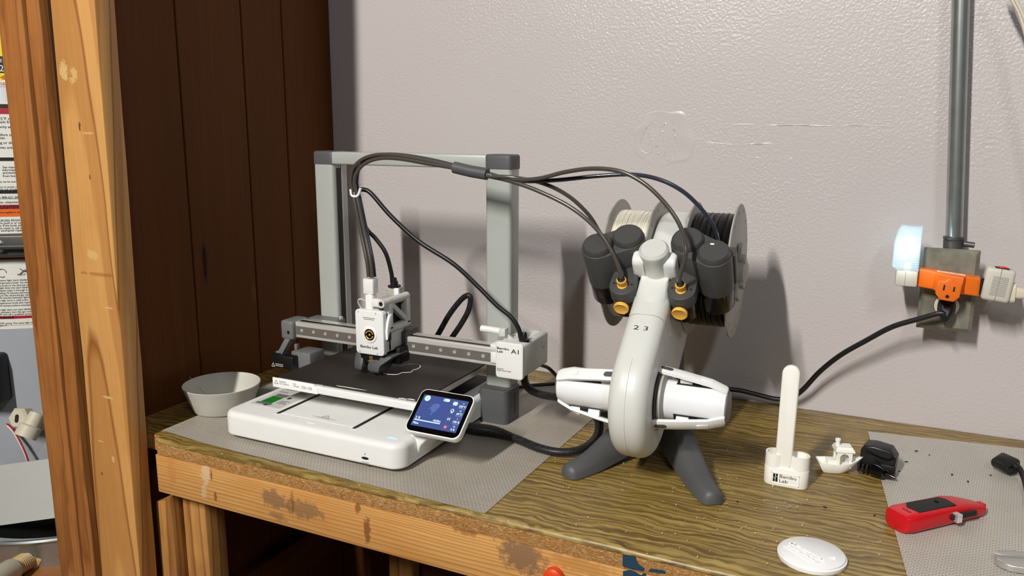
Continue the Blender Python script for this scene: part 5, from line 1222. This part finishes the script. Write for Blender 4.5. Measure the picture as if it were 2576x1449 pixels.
lathe(bm, [(0.0026, 0), (0.0026, 0.0004)], 14, FRONT((0.0820, yk, 0.2345)))
finish('sockets', bm, 'ink_black', tp)
lb = finish('tap_label', BX(0.064, 0.1010, 1.3200, 1.3280, 0.2640, 0.2654), 'label_paper', tp, smooth=False)
text('label_print', '20/15A 125V', 0.0052, basis((0.0665, 1.3222, 0.2654), (1, 0, 0), (0, 1, 0), (0, 0, 1)), 'ink', lb, th=0.0001)
for o in tp.children_recursive: 
    rmt = Matrix.Rotation(math.radians(5.5), 4, 'Y'); o.data.transform(T(*(Vector((0.082, 1.32, 0.25))-ORG[tp])) @ rmt @ T(*(-(Vector((0.082, 1.32, 0.25))-ORG[tp]))))
# night light
nl = thing('night_light', 'glowing night light with ribbed clear lens plugged into the orange tap', 'night light', (0.024, 1.325, 0.242))
P = [(0.0110, 0.2655), (0.0405, 0.2655), (0.0405, 0.3320), (0.0120, 0.3320), (0.0075, 0.3240), (0.0040, 0.3050), (0.0040, 0.2720)]
finish('lens', slab(B(), list(P), 0, 0.026, ft=0.003, fb=0.003, seg=2, M=FRONT((0, 1.335, 0))), 'night_lens', nl)
bm = B()
for k in range(22):
    z = 0.2700+0.0027*k; xl = 0.0050 if z < 0.305 else 0.0050+(z-0.305)*0.22
    box(bm, xl, 0.0385, 1.3082, 1.3098, z, z+0.0012, r=0.0004, seg=1)
finish('lens_ribs', bm, 'night_lens', nl)['kind'] = 'stuff'
finish('lamp_led', lathe(B(), [(0.0045, 0), (0.0045, 0.006), (0.003, 0.009)], 14, T(0.0255, 1.322, 0.268)), 'led_white', nl)
finish('light_base', BX(0.0105, 0.0405, 1.309, 1.336, 0.2420, 0.2660, r=0.003), 'old_white', nl)
finish('base_seam', BX(0.0235, 0.0240, 1.3086, 1.310, 0.2430, 0.2650), 'ink_grey', nl)
pt = bpy.data.lights.new('night_light_bulb', 'POINT'); pt.energy = 0.12; pt.color = (0.85, 0.95, 1.0); pt.shadow_soft_size = 0.012
po = bpy.data.objects.new('night_light_bulb', pt); COL.objects.link(po); po.parent = nl; po.location = Vector((0.024, 1.300, 0.300))-ORG[nl]
# switched white adapter
wa_ = thing('switched_plug', 'white plug block with red rocker switch on the orange tap', 'plug', (0.143, 1.325, 0.229))
MW = T(0.1430, 1.322, 0.2545) @ Matrix.Rotation(math.radians(6), 4, 'Y')
finish('plug_block', box(B(), -0.0180, 0.0185, -0.016, 0.016, -0.0240, 0.0240, r=0.005, seg=3, M=MW), 'old_white', wa_)
finish('switch_frame', box(B(), -0.008, 0.0100, -0.0120, -0.0005, 0.0232, 0.0250, r=0.0005, seg=1, M=MW), 'ink_black', wa_)
finish('rocker', box(B(), -0.0035, 0.0065, -0.0105, -0.002, 0.0240, 0.0268, r=0.001, M=MW), 'red_lens', wa_)
finish('block_seam', box(B(), -0.0003, 0.0003, -0.0164, -0.015, -0.0235, 0.0235, M=MW), 'ink_grey', wa_)
bm = B()
for k in range(11): box(bm, -0.0085, 0.0110, -0.0167, -0.0155, -0.0145+k*0.0026, -0.0133+k*0.0026, M=MW)
finish('block_ribs', bm, 'flange', wa_)['kind'] = 'stuff'
finish('prong_face', BX(0.1215, 0.1265, 1.312, 1.334, 0.238, 0.262), 'black', wa_)
finish('cord_plug', loft(B(), [[(0.1600, y, z) for y, z in rrect(0.020, 0.030, 0.006, 3, 1.322, 0.2435)], [(0.1660, y, z) for y, z in rrect(0.020, 0.028, 0.006, 3, 1.322, 0.2435)], [(0.1670, y, z) for y, z in rrect(0.014, 0.018, 0.005, 3, 1.322, 0.2440)], [(0.190, y, z) for y, z in rrect(0.012, 0.012, 0.005, 3, 1.322, 0.2420)]]), 'ivory', wa_)
finish('cord', tube(B(), [(0.186, 1.322, 0.242), (0.21, 1.324, 0.236), (0.26, 1.33, 0.205), (0.34, 1.35, 0.10), (0.42, 1.37, 0.008)], 0.0035, 10), 'ivory', wa_)
# black power cord down to the bench
pc = thing('power_cord', 'black power cord curving from the junction box down behind the feeder', 'cord', (0.08, 1.33, 0.19))
finish('plug', loft(B(), [[(0.0835+x, 1.3425, 0.2105+z) for x, z in rrect(0.024, 0.026, 0.009, 4)], [(0.0835+x, 1.331, 0.2105+z) for x, z in rrect(0.024, 0.026, 0.009, 4)], [(0.0835+x, 1.322, 0.2055+z) for x, z in rrect(0.019, 0.018, 0.007, 4)], [(0.082+x, 1.314, 0.1990+z) for x, z in rrect(0.010, 0.010, 0.004, 4)]]), 'rubber', pc)
finish('cord', tube(B(), [Vector((0.083, 1.318, 0.2020)), PY(2365, 788, 1.318), PY(2320, 800, 1.322), PY(2245, 822, 1.33), PY(2180, 856, 1.337), PY(2115, 893, 1.345), PY(2062, 935, 1.355), PY(2020, 980, 1.365), PY(1990, 1000, 1.370), PY(1955, 1004, 1.372), PY(1910, 994, 1.370), PY(1860, 982, 1.365), PY(1810, 979, 1.355), PY(1740, 985, 1.33), PZ(1640, 990, .006), PZ(1560, 985, .006), PZ(1500, 972, .006)], 0.0041, 12), 'rubber', pc)
# ivory cord hanging at the upper right
solo('lamp_cord', tube(tube(B(), [PY(2520, -60, 1.335), PY(2545, -2, 1.335), PY(2562, 30, 1.335), PY(2573, 62, 1.335), PY(2584, 110, 1.335), PY(2600, 200, 1.335), (0.185, 1.345, 0.42), (0.215, 1.36, 0.25), (0.26, 1.375, 0.10), (0.33, 1.372, 0.012), (0.50, 1.35, 0.006)], 0.0022, 10), [PY(2528, -63, 1.333), PY(2553, -4, 1.333), PY(2569, 28, 1.333), PY(2581, 60, 1.333), PY(2592, 108, 1.333), PY(2608, 200, 1.333), (0.190, 1.343, 0.42), (0.220, 1.357, 0.25), (0.265, 1.372, 0.10), (0.335, 1.367, 0.012), (0.50, 1.345, 0.006)], 0.0022, 10), 'ivory', 'ivory two-strand cord hanging at the upper right corner', 'cord')
# orange knob just below the bench edge
on = PY(1386, 1462, 0.800)
solo('orange_knob', lathe(B(), [(0.0115, 0), (0.0125, 0.003), (0.0125, 0.010), (0.009, 0.0125)], 24, FRONT((on.x, BF+0.0008, on.z))), 'orange_red', 'orange round cap fixed on the bench front rail', 'cap')

# ---------------------------------------------------------------- water heater seen past the boards
HC = Vector((-2.06, 1.42, FLOOR)); HR = 0.30
wh = thing('water_heater', 'grey cylindrical water heater with warning labels behind the boards', 'water heater', HC)
finish('tank', lathe(B(), [(0.0, 0.30), (HR-0.02, 0.30), (HR, 0.315), (HR, 1.62), (HR-0.03, 1.66), (0, 1.67)], 72, T(*HC), caps=(False, False)), 'tank_grey', wh)
vd = Vector((CAM.x-HC.x, CAM.y-HC.y, 0)).normalized()
a_mid = math.atan2(vd.y, vd.x)
def cyl(px, py, off=0.0):
    """point where the sight line meets the tank surface, as (angle, height)"""
    d = ray(px, py); ox, oy = CAM.x-HC.x, CAM.y-HC.y; R = HR+off
    A_ = d.x*d.x+d.y*d.y; B_ = 2*(ox*d.x+oy*d.y); C_ = ox*ox+oy*oy-R*R
    D_ = B_*B_-4*A_*C_
    t_ = (-B_-math.sqrt(max(0, D_)))/(2*A_); p = CAM+d*t_
    return math.atan2(p.y-HC.y, p.x-HC.x), p.z
def sheet_on_tank(a0, a1, z0, z1, off, mat, name, parent, n_=18):
    r = []
    for i in range(n_+1):
        a = a0+(a1-a0)*i/n_
        r.append(a)
    t = B()
    V0 = [t.verts.new((HC.x+(HR+off)*math.cos(a), HC.y+(HR+off)*math.sin(a), z0)) for a in r]
    V1 = [t.verts.new((HC.x+(HR+off)*math.cos(a), HC.y+(HR+off)*math.sin(a), z1)) for a in r]
    for i in range(n_): t.faces.new((V0[i], V0[i+1], V1[i+1], V1[i]))
    return finish(name, t, mat, parent)
def tank_text(bm, s, size, a0, z, off=0.0012, xs=1.0, bold=0.0):
    t = text_bm(B(), s, size, Matrix.Identity(4), xs=xs, th=0.00005, bold=bold)
    for v in t.verts:
        a = a0+v.co.x/HR; q = HR+off+v.co.z
        v.co = Vector((HC.x+q*math.cos(a), HC.y+q*math.sin(a), z+v.co.y))
    return merge(bm, t)
def zz(py, px=20): return cyl(px, py)[1]
def aa(px, py=500): return cyl(px, py)[0]
aL = aa(-60, 300)
aR = aa(170, 600)
lab0 = sheet_on_tank(aa(-150, 140), aa(160, 140), zz(214), zz(20), 0.0006, 'ink_yellow', 'hazard_label', wh)
sheet_on_tank(aa(-150, 165), aa(160, 165), zz(184), zz(142), 0.0010, 'ink_black', 'label_band', lab0)
sheet_on_tank(aa(-150, 210), aa(160, 210), zz(218), zz(203), 0.0010, 'label_paper', 'label_band', lab0)
bm = B(); tank_text(bm, 'E', 0.0100, aa(0, 152), zz(157), 0.0014); tank_text(bm, '20', 0.020, aa(-2, 172), zz(180), 0.0014)
finish('label_text', bm, 'label_paper', lab0, smooth=False)['kind'] = 'stuff'
bm = B(); tank_text(bm, 'HEAT', 0.0125, aa(-4, 195), zz(200), 0.0014); tank_text(bm, 'DELIVERY', 0.0095, aa(1, 210), zz(215), 0.0014, xs=0.8)
finish('label_text', bm, 'ink_red', lab0, smooth=False)['kind'] = 'stuff'
lab = sheet_on_tank(aa(-170, 550), aa(200, 550), zz(828), zz(256), 0.0006, 'label_paper', 'instruction_label', wh)
def band(p0_, p1_, m_): sheet_on_tank(aa(-170, 550), aa(200, 550), zz(p1_), zz(p0_), 0.0010, m_, 'label_band', lab)
band(262, 272, 'ink_black'); band(272, 287, 'ink_red'); band(396, 405, 'ink_black'); band(478, 487, 'ink_black'); band(515, 526, 'ink_red'); band(526, 545, 'ink_orange'); band(648, 653, 'ink_red'); band(795, 802, 'ink_red')
band(500, 500.8, 'ink'); band(818, 818.6, 'ink_red')
bm = B()
for s_, px, py, sz in (('125°F can', -10, 298, .0090), ('or death from', -22, 306, .0085), ('dacity are', -8, 318, .0085), ('before setting', -8, 338, .0085), ('heater.', -14, 346, .0085), ('ng or shower', -4, 358, .0085), ('valves are ev', -10, 370, .0085),
                       ('See manual', 6, 419, .0072), ('information', 6, 426, .0072), ('preventing', 7, 433, .0072), ('from hot wat', 7, 441, .0072), ('ability can be ever', -12, 455, .0060), ('occur in certain circ', -8, 468, .0058), ('the risk of scalding.', 0, 474, .0058),
                       ('1-800-621-2017.', -2, 495, .0072), ('outes, etiquettes, o n', -10, 507, .0072), ('PURGED FROM ALL LINES', -6, 553, .0070), ('d to push in or turn the g', -6, 559, .0068), ('ice. If the knob will not p', -6, 565.5, .0068), ('y to repair it, call a qualified', -6, 572, .0066), ('of attempted repair may r', -6, 578, .0068),
                       ('PILOT', 44, 690, .0065),
                       ('e status light starts blinking, release', -6, 703, .0062), ('temperature knob. Set the gas control', -6, 709.5, .0062), ('ure knob to the desired setting. See', -6, 716, .0062), ('s light does not start blinking within', -6, 722, .0062), (', repeat steps 2 through 6 up to OFF', -6, 728.5, .0062), ('waiting 10 minutes between lighting at', -6, 735, .0062), ('lity in this advanced gas valve requ', -6, 741, .0062), ('s 10 minutes between lighting attempt', -6, 747, .0062), ('tus light turns a solid color, release t', -6, 753.5, .0062), ('temperature knob and repeat steps 2', -6, 760, .0062), ('g 10 minutes before attempting to relig', -6, 766.5, .0062),
                       ('tus light does not start blinking after', -6, 777, .0062), ('ng attempts, turn the gas control', -6, 783, .0062), ('OFF and call a qualified service', -6, 789, .0062), ('OFF setting. The status light will stop b', 0, 811, .0058), ('figure 9.', -2, 816, .0058)):
    tank_text(bm, s_, sz, aa(px, py), zz(py+4), 0.0012)
finish('label_text', bm, 'ink', lab, smooth=False)['kind'] = 'stuff'
bm = B(); tank_text(bm, 'LIGHTING', 0.0095, aa(1, 520), zz(524.5), 0.0014, bold=0.0002); tank_text(bm, 'APPLIANCE', 0.0085, aa(-12, 798), zz(801.5), 0.0014, bold=0.0002); tank_text(bm, 'without appliance may result', 0.006, aa(-10, 535), zz(536), 0.0014)
finish('label_text', bm, 'ink_black', lab, smooth=False)['kind'] = 'stuff'
# gas control box on the tank
def on_tank(px, py, off): 
    a, z = cyl(px, py); return HC+Vector(((HR+off)*math.cos(a), (HR+off)*math.sin(a), z-HC.z)), Vector((math.cos(a), math.sin(a), 0))
pg, ng = on_tank(20, 615, 0.0)
tg = Vector((0, 0, 1)).cross(ng)
MGc = basis(pg, tg, (0, 0, 1), ng)
gc = finish('gas_control', slab(B(), rrect(0.15, 0.052, 0.008, 4), 0, 0.030, ft=0.005, seg=3, M=MGc), 'cast_metal', wh)
finish('gland_nut', lathe(B(), [(0.016, 0.030), (0.016, 0.034), (0.011, 0.036)], 18, MGc @ T(-0.010, 0, 0)), 'galvanised', gc)
finish('gas_nut', lathe(B(), [(0.009, 0.034), (0.009, 0.046)], 6, MGc @ T(-0.002, 0, 0)), 'charcoal', gc)
finish('gas_pipe', tube(B(), [MGc @ Vector((0.000, 0, 0.042)), MGc @ Vector((0.060, 0, 0.044))], 0.006, 14, smooth=False), 'charcoal', gc)
bm = B(); tube(bm, [MGc @ Vector(p) for p in ((0.020, -0.058, 0.002), (0.028, -0.064, 0.002), (0.042, -0.066, 0.002))], 0.0008, 5); tube(bm, [MGc @ Vector(p) for p in ((0.018, -0.072, 0.002), (0.030, -0.062, 0.002), (0.044, -0.060, 0.002))], 0.0008, 5)
for a in range(0, 300, 30): bar(bm, MGc @ Vector((-0.020+0.010*math.cos(math.radians(a)), -0.068+0.010*math.sin(math.radians(a)), 0.0012)), MGc @ Vector((-0.020+0.010*math.cos(math.radians(a+30)), -0.068+0.010*math.sin(math.radians(a+30)), 0.0012)), 0.001, 0.001)
finish('dial_drawing', bm, 'ink', lab, smooth=False)['kind'] = 'stuff'
# finned black burner box, wires
pb, nb = on_tank(-6, 945, 0.0)
MBb = basis(pb, Vector((0, 0, 1)).cross(nb), (0, 0, 1), nb)
bb = finish('burner_box', slab(B(), rrect(0.085, 0.12, 0.01, 4, -0.012, 0), 0, 0.05, ft=0.004, seg=2, M=MBb), 'black', wh)
for k in range(6): finish('fin', box(B(), -0.05, 0.026, -0.054+k*0.018, -0.049+k*0.018, 0.05, 0.058, M=MBb), 'cast_metal', bb)
sheet_on_tank(aa(-160, 1100), aa(200, 1100), zz(1250), zz(1130), 0.002, 'tank_grey', 'tank_door', wh)
def wire(off, m_, nm):
    finish(nm, tube(B(), [PY(-30, 1040+off, 1.16), PY(5, 1062+off, 1.155), PY(30, 1082+off, 1.15), PY(50, 1115+off, 1.148), PY(66, 1150+off, 1.148), PY(78, 1190+off, 1.15)], 0.0022, 8), m_, wh)
wire(0, 'label_paper', 'igniter_wire'); wire(-5, 'ink_red', 'igniter_wire')
sheet_on_tank(aa(-160, 1300), aa(200, 1300), zz(1352), zz(1275), 0.003, 'black', 'burner_opening', wh)
# white plastic drain valve
dv = thing('drain_valve', 'cream plastic drain valve fitting on the grey water heater', 'valve', PY(75, 1075, 1.16))
c0 = PY(92, 1062, 1.175); c1 = PY(52, 1052, 1.135); c2 = PY(68, 1090, 1.120)
finish('valve_body', tube(B(), [PY(115, 1060, 1.20), PY(96, 1064, 1.175), PY(78, 1068, 1.155)], 0.021, 8, smooth=False), 'ivory', dv)
ax = (c1-PY(80, 1066, 1.155)).normalized()
def along(o, d):
    d = Vector(d).normalized(); x = Vector((0, 0, 1)).cross(d).normalized(); return basis(o, x, d.cross(x), d)
finish('hex_cap', lathe(B(), [(0.018, -0.022), (0.026, -0.018), (0.027, 0.006), (0.022, 0.012)], 6, along(c1, (0.25, -0.85, 0.25))), 'ivory', dv, angle=20)
finish('cap_slot', slab(B(), rrect(0.010, 0.020, 0.005, 4), 0.0120, 0.0126, M=along(c1, (0.25, -0.85, 0.25))), 'slot_dark', dv)
finish('spout', lathe(B(), [(0.017, -0.050), (0.019, -0.020), (0.025, -0.016), (0.025, 0.010), (0.021, 0.010), (0.019, -0.010)], 24, along(c2, (-0.05, -0.55, -0.75))), 'ivory', dv)
finish('spout_inside', lathe(B(), [(0.0195, -0.008), (0.0195, -0.006)], 20, along(c2, (-0.05, -0.55, -0.75))), 'flange', dv)
# loose light grey access panel leaning in front of the burner opening
q = [PY(-60, 1179, 1.13), PY(190, 1146, 1.13), PY(190, 1296, 1.11), PY(-60, 1330, 1.11)]
t = B(); loft(t, [[tuple(a) for a in q], [tuple(a+Vector((0, 0.006, 0))) for a in q]])
solo('access_panel', t, 'white_grey', 'light grey sheet metal access panel in front of the water heater base', 'panel')
# drain pan, stand and pipe
pan = thing('drain_pan', 'round galvanised drain pan under the water heater', 'pan', (HC.x, HC.y, -0.610))
finish('pan_body', lathe(B(), [(0.0, -0.610), (0.355, -0.610), (0.360, -0.545), (0.3645, -0.5415), (0.3665, -0.5365), (0.3640, -0.5315), (0.3590, -0.5310), (0.3550, -0.536), (0.352, -0.606), (0, -0.606)], 72, T(HC.x, HC.y, 0), caps=(False, False)), 'galvanised', pan)
solo('heater_stand', BX(HC.x-0.42, HC.x+0.42, HC.y-0.42, HC.y+0.42, FLOOR, -0.6102, r=0.004), 'old_board', 'brown wooden platform carrying the drain pan', 'stand')
dp = thing('drain_fitting', 'tan threaded hose fitting on the rim of the drain pan', 'fitting', PY(60, 1420, 1.17))
f0 = PY(88, 1398, 1.150); f1 = PY(-30, 1470, 1.00); fx = (f1-f0).normalized()
finish('hex_nut', lathe(B(), [(0.026, 0.0), (0.034, 0.003), (0.034, 0.024), (0.028, 0.027)], 6, along(f0, fx)), 'brass_tan', dp, angle=20)
prof = [(0.022, 0.024)]
for k in range(9): prof += [(0.0235, 0.028+k*0.006), (0.0205, 0.031+k*0.006)]
prof += [(0.021, 0.085)]
finish('threaded_pipe', lathe(B(), prof, 24, along(f0, fx)), 'brass_tan', dp)
finish('pale_pipe', lathe(B(), [(0.0265, 0.080), (0.0275, 0.084), (0.0275, 0.24)], 24, along(f0, fx)), 'ivory', dp)
